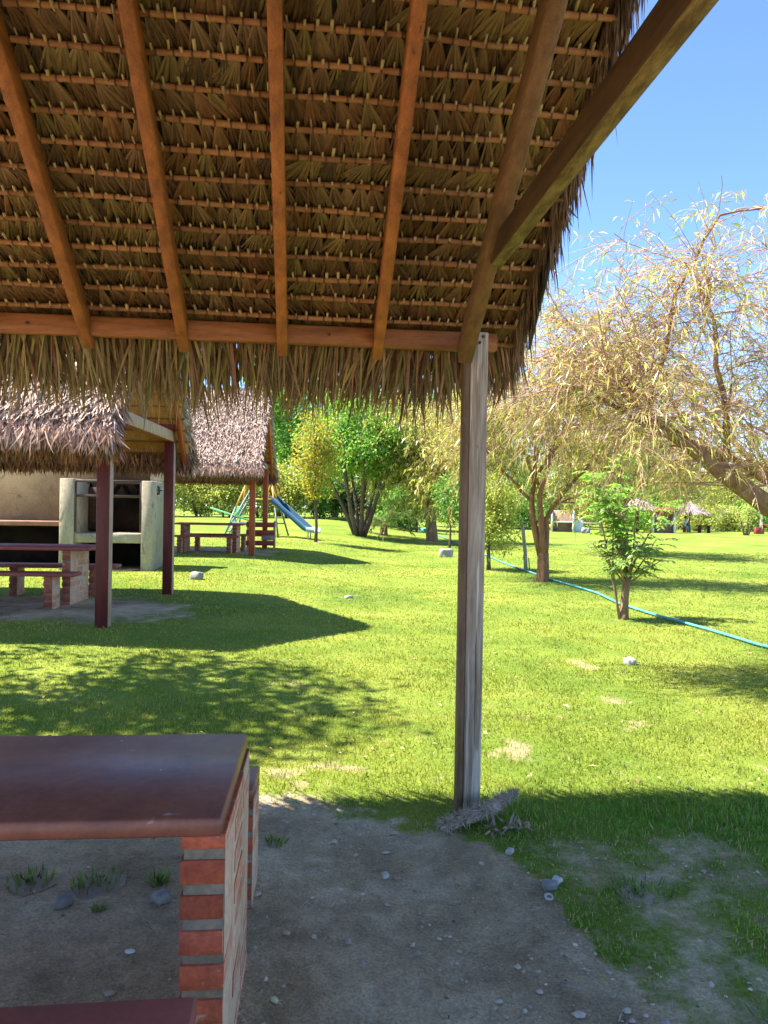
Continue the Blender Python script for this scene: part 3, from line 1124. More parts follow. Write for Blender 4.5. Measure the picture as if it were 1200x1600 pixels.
# ------------------------------------------------------------------ the two shelters on the left
def steep_shelter(label, loc, rz, length, depth, seed, nstrip, over=.40):
    """posts at u=0 and u=-length; open gable towards +u; pitch about 50 degrees"""
    t = thing('thatched_shelter', label, 'shelter', loc, rz, 'thatched shelters')
    hb = 2.43
    half = depth / 2
    zr = 4.12
    sl = (zr - hb) / half
    sa = math.atan(sl)
    for u in (0, -length):
        for v in (0, depth):
            mb = MB()
            mb.cbox(u - .07, u + .07, v - .07, v + .07, -.15, 2.27, .008, side={'x': 1})
            mb.build('post', [MAT['maroon' if u == 0 and loc[1] < 12 else 'orange wood' if u == 0 else 'maroon'], MAT['pale wood']], t)
        mb = MB()
        mb.beam((u, -.12, 2.35), (u, depth + .09, 2.35), .13, .16, b=.006, side={'x': 1, '-x': 1, })
        mb.build('gable_beam', [MAT['red wood'], MAT['pale wood']], t)
        for s, dv in ((-1, -.42), (1, .12)):
            pass
        # struts from the middle of the beam to the rafters
        for dv, top in ((-.48, 3.45), (.10, 3.95)):
            mb = MB()
            mb.beam((u, half - .02, 2.44), (u, half + dv, top), .07, .08, b=.005, up=(1, 0, 0), side={'x': 1, 'z': 1})
            mb.build('strut', [MAT['orange wood'], MAT['pale wood']], t)
    for v in (0, depth):
        mb = MB()
        mb.beam((-length - .3, v, 2.50), (over - .1, v, 2.50), .1, .13, b=.006)
        mb.build('plate_beam', MAT['red wood'], t)
    mb = MB()
    mb.beam((-length - .3, half, zr - .22), (over - .05, half, zr - .22), .09, .12, b=.006)
    mb.build('ridge_beam', MAT['red wood'], t)
    n = max(3, int(length / .9))
    for k in range(n + 1):
        u = .16 - k * (length + .3) / n
        for s in (0, 1):
            a = (u, half, zr - .12)
            z1 = hb - .30 * sl - .12
            b = (u, -.30 if s == 0 else depth + .30, z1)
            mb = MB()
            mb.beam(a, b, .06, .10, b=.005, up=(0, 0, 1))
            mb.build('rafter', MAT['orange wood'], t)
    # thatch: two slabs with the eave rolled under
    uL, uR = -length - .45, over
    mb = MB()
    ve = -.50
    ze = hb + ve * sl
    th = .17

    def zin(v):
        return hb + .05 + v * sl
    nrm = np.array((0, -math.sin(sa), math.cos(sa)))
    inner = [(half, zin(half) - .06), (0.0, zin(0)), (ve + .05, zin(ve + .05))]
    outer = [(half, zin(half) + .20)]
    for v, hgt in ((half * .5, th), (0.0, th + .03), (ve * .6, th + .06), (ve, .12)):
        outer.append((v + nrm[1] * hgt, zin(v) + nrm[2] * hgt))
    loop = inner + outer[::-1]
    for s in (0, 1):
        lp = [((v if s == 0 else depth - v), z) for v, z in loop]
        k = len(lp)
        V = [(uL, a, b) for a, b in lp] + [(uR, a, b) for a, b in lp]
        F = []
        FM = []
        for a in range(k):
            F.append((a, (a + 1) % k, (a + 1) % k + k, a + k))
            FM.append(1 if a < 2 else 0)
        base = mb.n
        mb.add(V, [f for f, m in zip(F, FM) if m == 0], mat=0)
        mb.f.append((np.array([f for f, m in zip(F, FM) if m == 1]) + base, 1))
        # end caps as fans of quads
        for o in (0, k):
            caps = [(0 + o, 1 + o, 5 + o, 6 + o), (0 + o, 6 + o, 7 + o), (1 + o, 2 + o, 4 + o, 5 + o), (2 + o, 3 + o, 4 + o)]
            for c in caps:
                mb.f.append((np.array([c]) + base, 0))
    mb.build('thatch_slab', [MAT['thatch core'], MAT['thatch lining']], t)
    # cane battens under the thatch, seen through the gable
    for s in (0, 1):
        for v in np.arange(ve + .2, half - .1, .14):
            mb = MB()
            x = np.linspace(-length - .4, over + .02, 12)
            y = np.full(12, v) + .008 * vnoise(x * 2, x * 0 + v * 9, 5)
            z = zin(v) - .012 + .008 * vnoise(x * 2, x * 0 + v * 5, 6)
            if s:
                y = depth - y
            mb.tube(np.stack((x, y, z), 1), .014, 5, 0, np.array((.20, .10, .035)))
            mb.build('batten', MAT['cane'], t)
    # shaggy leaf ends
    r = np.random.default_rng(seed)
    mb = MB()
    for s in (0, 1):
        n = int(nstrip * 1.9) if s == 0 else nstrip
        # slope
        q = r.random(n) ** .9
        v = half * (1 - q) + (ve + .02) * q
        u = r.uniform(uL, uR + .04, n)
        P = np.stack((u, v, zin(v)), 1) + nrm[None] * (np.interp(v, (ve, ve * .6, 0, half * .5, half), (.12, th + .06, th + .03, th, .15)) + r.uniform(-.012, .03, n))[:, None]
        dn = np.array((0, -math.cos(sa), -math.sin(sa)))
        D = unit(dn[None] + r.normal(0, .22, (n, 3)) * np.array((1.5, 1, 1)) + nrm[None] * r.uniform(0, .30, n)[:, None])
        L = r.uniform(.10, .22, n)
        W = r.uniform(.011, .026, n)
        B = (r.normal(0, .22, (n, 3)) + np.array((0, 0, -.25))) * L[:, None]
        tone = r.random((n, 1))
        c = np.array((.55, .42, .345)) * (1 - tone) + np.array((.38, .26, .195)) * tone
        c = c * r.uniform(.78, 1.15, (n, 1))
        N = r.normal(0, .7, (n, 3)) + nrm[None]
        if s:
            P[:, 1] = depth - P[:, 1]
            D[:, 1] *= -1
            B[:, 1] *= -1
            N[:, 1] *= -1
        mb.strips(P, D, L, W, B, np.clip(c, .01, .8), N)
        # hanging eave, deep and curling
        n = int(nstrip * 1.25)
        u = r.uniform(uL, uR + .06, n)
        lay = r.random(n)
        v = ve + .34 * (1 - lay) - .14 * lay
        z = zin(ve) + .13 + .33 * (1 - lay) * 1.0
        P = np.stack((u, v - .04 + r.normal(0, .03, n), z + r.normal(0, .03, n)), 1)
        D = unit(np.stack((r.normal(0, .38, n), -.25 - .5 * r.random(n) * (1 - lay), -1 + .2 * r.random(n)), 1))
        L = r.uniform(.11, .26, n)
        W = r.uniform(.009, .022, n)
        B = np.stack((r.normal(0, .45, n), r.uniform(-.2, .6, n), r.uniform(-.2, .3, n)), 1) * L[:, None]
        tone = r.random((n, 1))
        c = np.array((.60, .42, .33)) * (1 - tone) + np.array((.31, .15, .095)) * tone
        c = c * r.uniform(.5, 1.4, (n, 1))
        N = r.normal(0, .5, (n, 3)) + np.array((0, -1, .2))
        if s:
            P[:, 1] = depth - P[:, 1]
            D[:, 1] *= -1
            B[:, 1] *= -1
        mb.strips(P, D, L, W, B, np.clip(c, .01, .8), N)
        # under side of the eave hanging inward
        n = int(nstrip * .35)
        u = r.uniform(uL, uR + .03, n)
        P = np.stack((u, ve + .10 + r.uniform(0, .2, n), zin(ve) + r.uniform(0, .22, n)), 1)
        D = unit(np.stack((r.normal(0, .25, n), r.normal(.05, .2, n), -np.ones(n)), 1))
        L = r.uniform(.10, .22, n)
        c = jit((.22, .12, .075), n, .35, .1)
        if s:
            P[:, 1] = depth - P[:, 1]
            D[:, 1] *= -1
        mb.strips(P, D, L, r.uniform(.012, .026, n), r.normal(0, .12, (n, 3)) * L[:, None], c, r.normal(0, .5, (n, 3)) + np.array((0, -1, 0)))
        # verge edge towards the open gable
        n = int(nstrip * .22)
        q = r.random(n)
        v = half * (1 - q) + ve * q
        P = np.stack((np.full(n, uR - .05) + r.uniform(-.03, .05, n), v, zin(v)), 1) + nrm[None] * r.uniform(.0, th + .03, n)[:, None]
        D = unit(dn[None] + np.stack((r.uniform(.0, .8, n), r.normal(0, .2, n), r.normal(0, .2, n)), 1))
        L = r.uniform(.08, .2, n)
        c = jit((.40, .31, .28), n, .3, .08)
        if s:
            P[:, 1] = depth - P[:, 1]
            D[:, 1] *= -1
        mb.strips(P, D, L, r.uniform(.012, .025, n), r.normal(0, .2, (n, 3)) * L[:, None], c)
    # leaf ends combed down the lining, visible below the battens
    tag(mb.build('thatch_leaf', MAT['thatch'], t), kind='stuff').name = 'shaggy_thatch'
    return t


steep_shelter('steep thatched shelter at left with dark maroon posts and shaggy eave', (-3.04, 8.05, gz(-3.04, 8.05)), R(3.0), 5.0, 2.95, 5, 13000, .22)
steep_shelter('farther thatched shelter with tall grey roof and orange red posts', (-3.24, 18.2, gz(-3.24, 18.2)), R(3.5), 4.6, 3.2, 6, 14000, .22)


# ------------------------------------------------------------------ barbecue behind the left shelter
def barbecue():
    x, y = -4.43, 14.15
    t = thing('barbecue', 'tall plastered barbecue with sooty firebox behind the left shelter', 'barbecue', (x, y, gz(x, y)), R(3.5))
    mb = MB()
    mb.cbox(-.21, 0, 0, 1.25, -.3, 1.72, .01)
    mb.build('side_wall', MAT['limewash'], t)
    mb = MB()
    mb.cbox(-1.74, -1.48, 0, 1.0, -.3, 1.74, .01)
    mb.build('side_wall', MAT['limewash'], t)
    mb = MB()
    mb.cbox(-4.3, -.02, 1.0, 1.16, -.3, 2.10, .01)
    mb.build('back_wall', MAT['plaster'], t)
    mb = MB()
    mb.cbox(-4.35, -.0, .96, 1.22, 2.102, 2.15, .01)
    mb.build('coping', MAT['limewash'], t)
    # chimney breast stained by smoke
    mb = MB()
    mb.cbox(-1.25, -.26, .80, .997, 1.745, 2.08, .01)
    mb.build('hood', MAT['smoke'], t)
    mb = MB()
    mb.cbox(-.255, -.02, .80, .997, 1.725, 2.08, .01)
    mb.build('chimney_shoulder', MAT['limewash'], t)
    mb = MB()
    mb.cbox(-1.477, -.213, .90, .996, .72, 1.74, .005)
    mb.build('fireback', MAT['soot shade'], t)
    mb = MB()
    mb.cbox(-1.477, -1.12, .83, .897, .75, 1.60, .005)
    mb.build('smoke_panel', MAT['smoke'], t)
    mb = MB()
    mb.cbox(-1.477, -.213, .05, .895, .52, .70, .012)
    mb.build('hearth_slab', MAT['limewash'], t)
    mb = MB()
    mb.cbox(-1.47, -.22, .88, .99, -.3, .515, .01)
    mb.build('lower_back', MAT['soot shade'], t)  # firebox black also paints the shade of the space under the hearth
    mb = MB()
    mb.cbox(-1.477, -.213, -.1, .85, -.3, .03, .01)
    mb.build('floor_slab', MAT['plaster'], t)
    # iron frame of the lifting grate
    mb = MB()
    for z in (1.70, 1.42):
        mb.beam((-1.46, .06, z), (-.23, .06, z), .03, .05, b=.004)
        mb.beam((-1.46, .7, z), (-.23, .7, z), .03, .05, b=.004)
    for u in (-1.455, -.24):
        mb.beam((u, .06, .72), (u, .06, 1.70), .03, .03, b=.004)
    mb.build('grate_frame', MAT['iron'], t)
    mb = MB()
    for u in np.linspace(-1.42, -.27, 22):
        mb.beam((u, .08, 1.425), (u, .72, 1.425), .012, .012, b=.002)
    mb.build('grate', MAT['iron'], t)
    mb = MB()
    mb.tube([(0, .35, 1.55), (.20, .35, 1.55), (.20, .35, 1.30), (.30, .35, 1.30)], .016, 6)
    mb.tube([(0, .35, 1.48), (.035, .35, 1.48), (.035, .35, 1.62), (0, .35, 1.62)], .022, 6)
    mb.build('crank_handle', MAT['iron'], t)
    mb = MB()
    mb.cbox(-4.4, -1.743, .35, .998, .82, .91, .01)
    mb.build('counter', MAT['counter'], t)
    mb = MB()
    mb.cbox(-4.4, -4.2, .40, .99, -.3, .815, .01)
    mb.build('counter_leg', MAT['plaster'], t)
    mb = MB()
    mb.cbox(-4.15, -1.76, .85, .995, -.3, .815, .01)
    mb.build('counter_back', MAT['soot shade'], t)  # near-black panel stands in for the shade below the counter


barbecue()


# ------------------------------------------------------------------ playground
def playground():
    x, y = -4.55, 28.5
    t = thing('playground_slide', 'blue slide on a yellow and grey swing frame beyond the shelters', 'slide', (x, y, gz(x, y)), R(-8))
    # A frames
    for k, u in enumerate((-.78, .22)):
        for dv in (-.75, .75):
            mb = MB()
            fo = .62 if k == 0 else -.5
            mb.tube([(u, 0, 2.05), (u - fo * .5, dv * .5, 1.08)], .035, 7)
            mb.build('upper_leg', MAT['yellow'], t)
            mb = MB()
            mb.tube([(u - fo * .5, dv * .5, 1.10), (u - fo, dv, -.05)], .033, 7)
            mb.build('lower_leg', MAT['steel' if k == 0 else 'dark steel'], t)
    mb = MB()
    mb.tube([(-.85, 0, 2.05), (.30, 0, 2.05)], .04, 7)
    mb.build('top_bar', MAT['yellow'], t)
    for dv in (-.55, .55):
        mb = MB()
        mb.tube([(-1.25, dv, .50), (.60, dv, .50)], .025, 6)
        mb.build('cross_bar', MAT['dark steel'], t)
    # ladder on the left
    mb = MB()
    for dv in (-.22, .22):
        mb.tube([(-.62, dv + .1, 1.75), (-1.42, dv - .5, -.03)], .024, 6)
    for q in np.linspace(.1, .9, 6):
        a = np.array((-.62, .1, 1.75)) * (1 - q) + np.array((-1.42, -.5, 0)) * q
        mb.tube([a + (0, -.22, 0), a + (0, .22, 0)], .018, 6)
    mb.build('ladder', MAT['steel'], t)
    # slide chute
    pts = [(.26, -.05, 1.45), (1.10, -.28, .80), (1.66, -.43, .36), (1.82, -.48, .27), (2.16, -.57, .23)]
    P = np.array(pts)
    mb = MB()
    T = np.gradient(P, axis=0)
    s = np.array((.28, .96, 0.))
    up = np.cross(T, s)
    up = unit(up)
    up *= np.sign(up[:, 2])[:, None]
    w = .23
    # a U shaped channel with thickness
    sec = [(-w, .15), (-w, 0), (w, 0), (w, .15), (w + .03, .15), (w + .03, -.03), (-w - .03, -.03), (-w - .03, .15)]
    V = []
    for p, u_ in zip(P, up):
        for a, b in sec:
            V.append(p + s * a + u_ * b)
    k = len(sec)
    F0 = []
    F1 = []
    for i_ in range(len(P) - 1):
        for j_ in range(k):
            q = (i_ * k + j_, i_ * k + (j_ + 1) % k, (i_ + 1) * k + (j_ + 1) % k, (i_ + 1) * k + j_)
            (F1 if j_ in (3, 7) or i_ == 3 else F0).append(q)
    base = mb.n
    mb.add(V, F0)
    mb.f.append((np.array(F1) + base, 1))
    mb.build('chute', [MAT['blue'], MAT['steel']], t)
    mb = MB()
    for dv in (-.2, .2):
        mb.tube([(1.85, -.5 + dv, .30), (1.85, -.5 + dv, -.05)], .025, 6)
    mb.build('chute_foot', MAT['steel'], t)
    # looped hand rails above the chute
    for dv in (-.25, .25):
        mb = MB()
        a = np.linspace(-.3, 1.15 * math.pi, 12)
        mb.tube([(.28 + .26 * math.cos(b), dv - .05, 1.70 + .36 * math.sin(b)) for b in a], .022, 6)
        mb.build('hand_rail', MAT['yellow'], t)
    mb = MB()
    mb.cbox(-.45, .32, -.35, .30, 1.40, 1.45, .006)
    mb.build('platform', MAT['yellow'], t)
    for u in (-.5, -.2):
        mb = MB()
        mb.tube([(u, .05, 2.05), (u, .05, .62)], .012, 5)
        mb.build('swing_rope', MAT['green'], t)
    mb = MB()
    mb.cbox(-.56, -.14, -.08, .18, .585, .62, .005)
    mb.build('swing_seat', MAT['green'], t)
    x, y = -5.75, 28.9
    t = thing('seesaw', 'green seesaw plank with a seat back left of the slide', 'seesaw', (x, y, gz(x, y)), R(-12))
    mb = MB()
    mb.beam((-1.1, 0, 1.05), (.75, 0, .52), .16, .05, b=.005)
    mb.build('plank', MAT['green'], t)
    mb = MB()
    mb.beam((.02, 0, .74), (.13, 0, 1.12), .2, .04, b=.005, up=(0, 1, 0))
    mb.build('seat_back', MAT['green'], t)
    mb = MB()
    for dv in (-.3, .3):
        mb.tube([(-.1, dv * .1, .74), (-.1, dv, -.05)], .03, 6)
    mb.build('stand', MAT['steel'], t)
    # small red slatted cart by the rear post
    x, y = -3.42, 21.0
    t = thing('slatted_seat', 'small red slatted seat with a grey panel beside the far shelter post', 'seat', (x, y, gz(x, y)), R(6))
    for z in (.62, .40, .10):
        mb = MB()
        mb.cbox(-.48, .32, -.03, .0, z, z + .14, .006)
        mb.build('slat', MAT['red wood'], t)
    mb = MB()
    mb.cbox(-.05, .28, .002, .04, .25, .40, .006)
    mb.build('panel', MAT['stone'], t)
    mb = MB()
    mb.cbox(-.46, .30, .045, .5, .36, .40, .006)
    mb.build('seat', MAT['red wood'], t)
    for u in (-.46, .28):
        for v in (.005, .46):
            mb = MB()
            mb.cbox(u, u + .05, v, v + .05, -.05, .80 if v > .1 else .78, .005)
            mb.build('leg', MAT['pale wood'], t)


playground()


# ------------------------------------------------------------------ trees
def walk(p0, d, L, n, r, wander=.12, grav=0.0, curl=None):
    """a wandering polyline"""
    P = [np.array(p0, float)]
    d = np.array(d, float)
    d /= np.linalg.norm(d)
    for k in range(n):
        d = d + r.normal(0, wander, 3) + np.array((0, 0, grav))
        d /= np.linalg.norm(d)
        P.append(P[-1] + d * L / n)
    return np.array(P)


def on(P, q):
    """point and direction at fraction q of a polyline"""
    f = q * (len(P) - 1)
    k = min(int(f), len(P) - 2)
    a = f - k
    d = P[k + 1] - P[k]
    return P[k] * (1 - a) + P[k + 1] * a, d / (np.linalg.norm(d) + 1e-9)


WILLOW = (((.48, .48, .10), .42), ((.66, .49, .16), .25), ((.37, .43, .09), .2), ((.62, .50, .38), .13))


def pick(cols, n, r, v=.18):
    p = np.array([w for _, w in cols])
    k = r.choice(len(cols), n, p=p / p.sum())
    c = np.array([c for c, _ in cols])[k]
    c = c * (1 + r.normal(0, v, (n, 1))) * (1 + r.normal(0, .05, (n, 3)))
    return np.clip(c, .01, .85)


def add_twigs(mb, limbs, r, nsec, ntwig, seclen, twlen, leaf, perleaf, cols, droop=-.16, twig_r=.004, up=.25, flat=1.0, secw=.14, tube_n=3, zmin=None):
    """secondary branches, then drooping twigs with narrow leaves; all geometry in one crown mesh"""
    LP, LD, LL = [], [], []
    for P, rad in limbs:
        for k in range(nsec):
            q = r.uniform(.18, 1.0)
            p, d = on(P, q)
            a = r.normal(0, 1, 3) * np.array((1, 1, .7))
            dd = d * .55 + a * .75 + np.array((0, 0, up))
            sl = seclen * r.uniform(.55, 1.25) * (1.15 - .45 * q)
            S = walk(p, dd, sl, 6, r, secw, -.02)
            if zmin is not None and S[-1][2] < zmin - .2:
                S[:, 2] = np.maximum(S[:, 2], p[2] - .1)
            r0 = max(.006, rad * .28 * (1.2 - .7 * q))
            mb.tube(S, np.linspace(r0, twig_r * 1.4, 7), 4, 1, cap=False)
            for j in range(ntwig):
                q2 = r.uniform(.15, 1.0)
                p2, d2 = on(S, q2)
                a2 = r.normal(0, 1, 3) * np.array((1, 1, .6))
                dd2 = d2 * .6 + a2 * .8
                tl = twlen * r.uniform(.5, 1.3)
                T = walk(p2, dd2, tl, 5, r, .10, droop)
                if zmin is not None and T[-1][2] < zmin - (.35 if T[-1][0] < -1.75 else 0):
                    continue
                mb.tube(T, np.linspace(twig_r, twig_r * .5, 6), tube_n, 1, cap=False)
                m = max(3, int(perleaf * tl / twlen))
                f = r.uniform(.1, 1, m) * 5
                ki = np.minimum(f.astype(int), 4)
                fr = (f - ki)[:, None]
                pp = T[ki] * (1 - fr) + T[ki + 1] * fr
                td = unit(T[ki + 1] - T[ki])
                ld = unit(td * .7 + r.normal(0, .55, (m, 3)) + np.array((0, 0, -.35)))
                LP.append(pp)
                LD.append(ld)
                LL.append(leaf[0] * r.uniform(.6, 1.25, m))
    LP = np.concatenate(LP)
    LD = np.concatenate(LD)
    LL = np.concatenate(LL)
    n = len(LP)
    mb.leaves(LP, LD, LL, LL * leaf[1] * r.uniform(.8, 1.2, n), pick(cols, n, r), r.normal(size=(n, 3)), .25, 0)
    return n


def willow(label, x, y, height, spread, seed, fork=1.3, r0=.16, nl=5, nsec=9, ntwig=10, perleaf=14, leaf=(.11, .15), group='willow trees',
           lean=(0, 0), cols=WILLOW, stems=1, lift=.35, twl=.9):
    r = np.random.default_rng(seed)
    z = gz(x, y)
    t = thing('willow_tree', label, 'tree', (x, y, z), 0, group)
    mb = MB()
    crown = MB()
    limbs = []
    # bole
    top = np.array((lean[0], lean[1], fork))
    B = np.array([(0, 0, -.1), (0, 0, .05), top * .5 + r.normal(0, .03, 3), top])
    mb.tube(B, [r0 * 1.35, r0 * 1.15, r0, r0 * .95], 10)
    mb.build('trunk', MAT['bark'], t, smooth=True)
    a0 = r.uniform(0, 6.28)
    for k in range(nl):
        a = a0 + k * 6.283 / nl + r.normal(0, .25)
        h = r.uniform(.5, 1.1)
        d = np.array((math.cos(a), math.sin(a), h + lift))
        L = math.hypot(spread * .72, height - fork) * r.uniform(.62, .85)
        P = walk(top + r.normal(0, .02, 3) - np.array((0, 0, .08)), d, L, 7, r, .13, .03)
        m = MB()
        m.tube(P, np.linspace(r0 * .62, .012, 8), 7)
        m.build('branch', MAT['bark'], t, smooth=True)
        limbs.append((P, r0 * .6))
    n = add_twigs(crown, limbs, r, nsec, ntwig, spread * .55, twl, leaf, perleaf, cols)
    crown.build('crown', [MAT['leaf gloss'], MAT['twig']], t)
    return t


def leafy_crown(mb, r, centers, radii, n, size, aspect, cols, hollow=.25):
    """leaf clumps scattered through a volume made of ellipsoids"""
    k = len(centers)
    vol = np.array([np.prod(a) for a in radii]) ** .75
    cnt = (n * vol / vol.sum()).astype(int)
    for c, a, m in zip(centers, radii, cnt):
        nc = max(6, m // 26)
        v = unit(r.normal(size=(nc, 3)))
        v *= (hollow + (1 - hollow) * r.random((nc, 1)) ** .45)
        cc = np.asarray(c) + v * np.asarray(a)
        idx = r.integers(nc, size=m)
        cr = size * 2.6
        off = r.normal(0, cr * .5, (m, 3))
        P = cc[idx] + off
        D = unit(r.normal(0, 1, (m, 3)) + np.array((0, 0, -.25)) + unit(off) * .5)
        shade = (1 + r.normal(0, .12, nc))[idx][:, None]
        L = size * r.uniform(.6, 1.3, m)
        mb.leaves(P, D, L, L * aspect, np.clip(pick(cols, m, r) * shade, .01, .8), r.normal(size=(m, 3)) + np.array((0, 0, .8)), .15, 0)


GREEN = (((.14, .30, .055), .5), ((.20, .37, .07), .3), ((.07, .18, .04), .2))
GREENBR = (((.24, .45, .08), .5), ((.16, .34, .06), .3), ((.35, .50, .10), .2))
YELLOW = (((.36, .34, .05), .4), ((.24, .30, .05), .35), ((.48, .34, .05), .25))
PALEY = (((.38, .43, .10), .4), ((.48, .48, .16), .35), ((.26, .34, .08), .25))
DARK = (((.035, .08, .022), .6), ((.055, .11, .03), .4))


def broad_tree(name, label, x, y, height, rad, seed, n, size, cols, stems=1, r0=.12, crown_z=(.35, 1.0), aspect=.5, group=None, lobes=7, fan=.6,
               cat='tree', mat='bark grey', stemtop=.62, tilt=(0, 0)):
    r = np.random.default_rng(seed)
    t = thing(name, label, cat, (x, y, gz(x, y)), 0, group)
    mb = MB()
    z0, z1 = height * crown_z[0], height * crown_z[1]
    cz = (z0 + z1) / 2
    for k in range(stems):
        a = k * 6.283 / max(stems, 1) + r.normal(0, .3)
        f = 0 if stems == 1 else fan
        d = np.array((math.cos(a) * f, math.sin(a) * f, 1.0)) + np.array((tilt[0], tilt[1], 0))
        P = walk((math.cos(a) * r0 * 1.1 * (stems > 1), math.sin(a) * r0 * 1.1 * (stems > 1), -.1), d, height * stemtop * math.hypot(1, f * .7), 7, r, .05, .03)
        rr = r0 if stems == 1 else r0 * .62
        m = mb if stems == 1 else MB()
        m.tube(P, np.concatenate(([rr * 1.25], np.linspace(rr, rr * .35, 7))), 8)
        if stems > 1:
            m.build('trunk', MAT[mat], t, smooth=True)
        for j in range(3 if stems > 1 else 7):
            q = r.uniform(.45, 1)
            p, dd = on(P, q)
            aa = r.uniform(0, 6.28)
            b = walk(p, dd * .6 + np.array((math.cos(aa), math.sin(aa), .35)), rad * r.uniform(.5, .9), 4, r, .12)
            m2 = m if stems > 1 else mb
            if stems == 1:
                m2.tube(b, np.linspace(rr * .35, .008, 5), 5)
    if stems == 1:
        mb.build('trunk', MAT[mat], t, smooth=True)
    crown = MB()
    cen, rd = [], []
    for k in range(lobes):
        a = k * 2.4 + r.normal(0, .2)
        q = (k + .5) / lobes
        rr = rad * .55 * math.sqrt(r.uniform(.15, 1))
        zz = z0 + (z1 - z0) * (.18 + .64 * q)
        sh_ = 1 - abs(q - .45) * .9
        cen.append((math.cos(a) * rr * sh_ + tilt[0] * zz, math.sin(a) * rr * sh_ + tilt[1] * zz, zz))
        s = rad * r.uniform(.42, .62)
        rd.append((s, s, (z1 - z0) * r.uniform(.16, .25)))
    leafy_crown(crown, r, cen, rd, n, size, aspect, cols)
    crown.build('crown', MAT['leaf'], t)
    return t


# large leaning willow at the right, its trunk outside the frame
def big_willow():
    x, y = 4.75, 6.9
    r = np.random.default_rng(21)
    t = thing('willow_tree', 'large near willow leaning in from the right edge with bare arching branches', 'tree', (x, y, 0), 0, 'willow trees')
    mb = MB()
    mb.tube([(0, 0, -.1), (0, 0, .1), (-.12, -.03, .6), (-.42, -.1, 1.15)], [.26, .22, .19, .165], 10)
    mb.build('trunk', MAT['bark'], t, smooth=True)
    # main limb rises to the upper left
    main = np.array([(-.42, -.1, 1.15), (-.85, -.2, 1.42), (-1.32, -.3, 1.60), (-1.72, -.36, 1.86), (-2.05, -.38, 2.10), (-2.42, -.38, 2.36), (-2.68, -.35, 2.62), (-2.86, -.3, 2.86)])
    m = MB()
    m.tube(main, [.15, .115, .092, .078, .062, .048, .034, .022], 9)
    m.build('branch', MAT['bark'], t, smooth=True)
    limbs = [(main[2:], .06)]
    defs = [
        ([(-.62, -.15, 1.30), (-.95, .1, 1.75), (-1.35, .3, 2.05), (-1.9, .45, 2.25), (-2.4, .5, 2.6)], .07),
        ([(-2.05, -.38, 2.10), (-2.5, -.3, 2.35), (-2.95, -.2, 2.62), (-3.3, -.1, 2.72)], .03),
        ([(-2.42, -.38, 2.36), (-2.7, -.1, 2.9), (-3.0, .1, 3.3)], .025),
        ([(-1.75, -.36, 1.88), (-1.80, -.5, 2.4), (-1.92, -.55, 2.9), (-1.98, -.5, 3.4), (-2.1, -.5, 3.7)], .035),
        ([(-2.42, -.38, 2.36), (-2.36, -.4, 2.85), (-2.22, -.42, 3.35), (-2.05, -.42, 3.8), (-1.82, -.4, 4.16), (-1.45, -.38, 4.22)], .026),
        ([(-.42, -.1, 1.15), (-.5, -.3, 1.9), (-.75, -.4, 2.6), (-1.0, -.45, 3.3), (-1.05, -.4, 3.9)], .085),
        ([(-.42, -.1, 1.15), (-.1, .3, 2.0), (0.0, .5, 3.0), (-.2, .5, 3.9)], .10),
        ([(-.95, -.2, 1.45), (-1.15, -.5, 2.0), (-1.2, -.7, 2.6), (-1.35, -.8, 3.2)], .05),
        ([(-.42, -.1, 1.15), (.3, -.3, 1.9), (1.0, -.6, 2.6), (1.6, -.8, 3.0)], .09),
        ([(-.2, 0, .9), (.4, .6, 1.9), (.8, 1.3, 2.9)], .09),
        ([(-.62, .2, 1.5), (-1.1, .9, 2.3), (-1.5, 1.4, 3.0)], .05),
    ]
    for pts, rad in defs:
        P = np.array(pts)
        # densify with a little wander
        k = np.linspace(0, len(P) - 1, 10)
        Q = np.stack([np.interp(k, np.arange(len(P)), P[:, a]) for a in range(3)], 1)
        Q[1:-1] += r.normal(0, .02, (8, 3))
        m = MB()
        m.tube(Q, np.linspace(rad, .008, 10), 7)
        m.build('branch', MAT['bark'], t, smooth=True)
        limbs.append((Q, rad * .8))
    crown = MB()
    thin = [limbs[5]]
    rest_ = [l for k_, l in enumerate(limbs) if k_ != 5]
    add_twigs(crown, rest_, r, 19, 20, .95, .66, (.095, .12), 7, WILLOW, -.13, .0034, .25, zmin=1.78)
    add_twigs(crown, thin, r, 9, 4, .75, .5, (.095, .15), 9, WILLOW, -.2, .0028, .1)
    crown.build('crown', [MAT['leaf gloss'], MAT['pink twig']], t)


MAT['pink twig'] = simple('pinkish twig', (.46, .29, .20), (.34, .20, .13), 3, (1, 1, 1), .7, .3, 30, .2, .002)
big_willow()


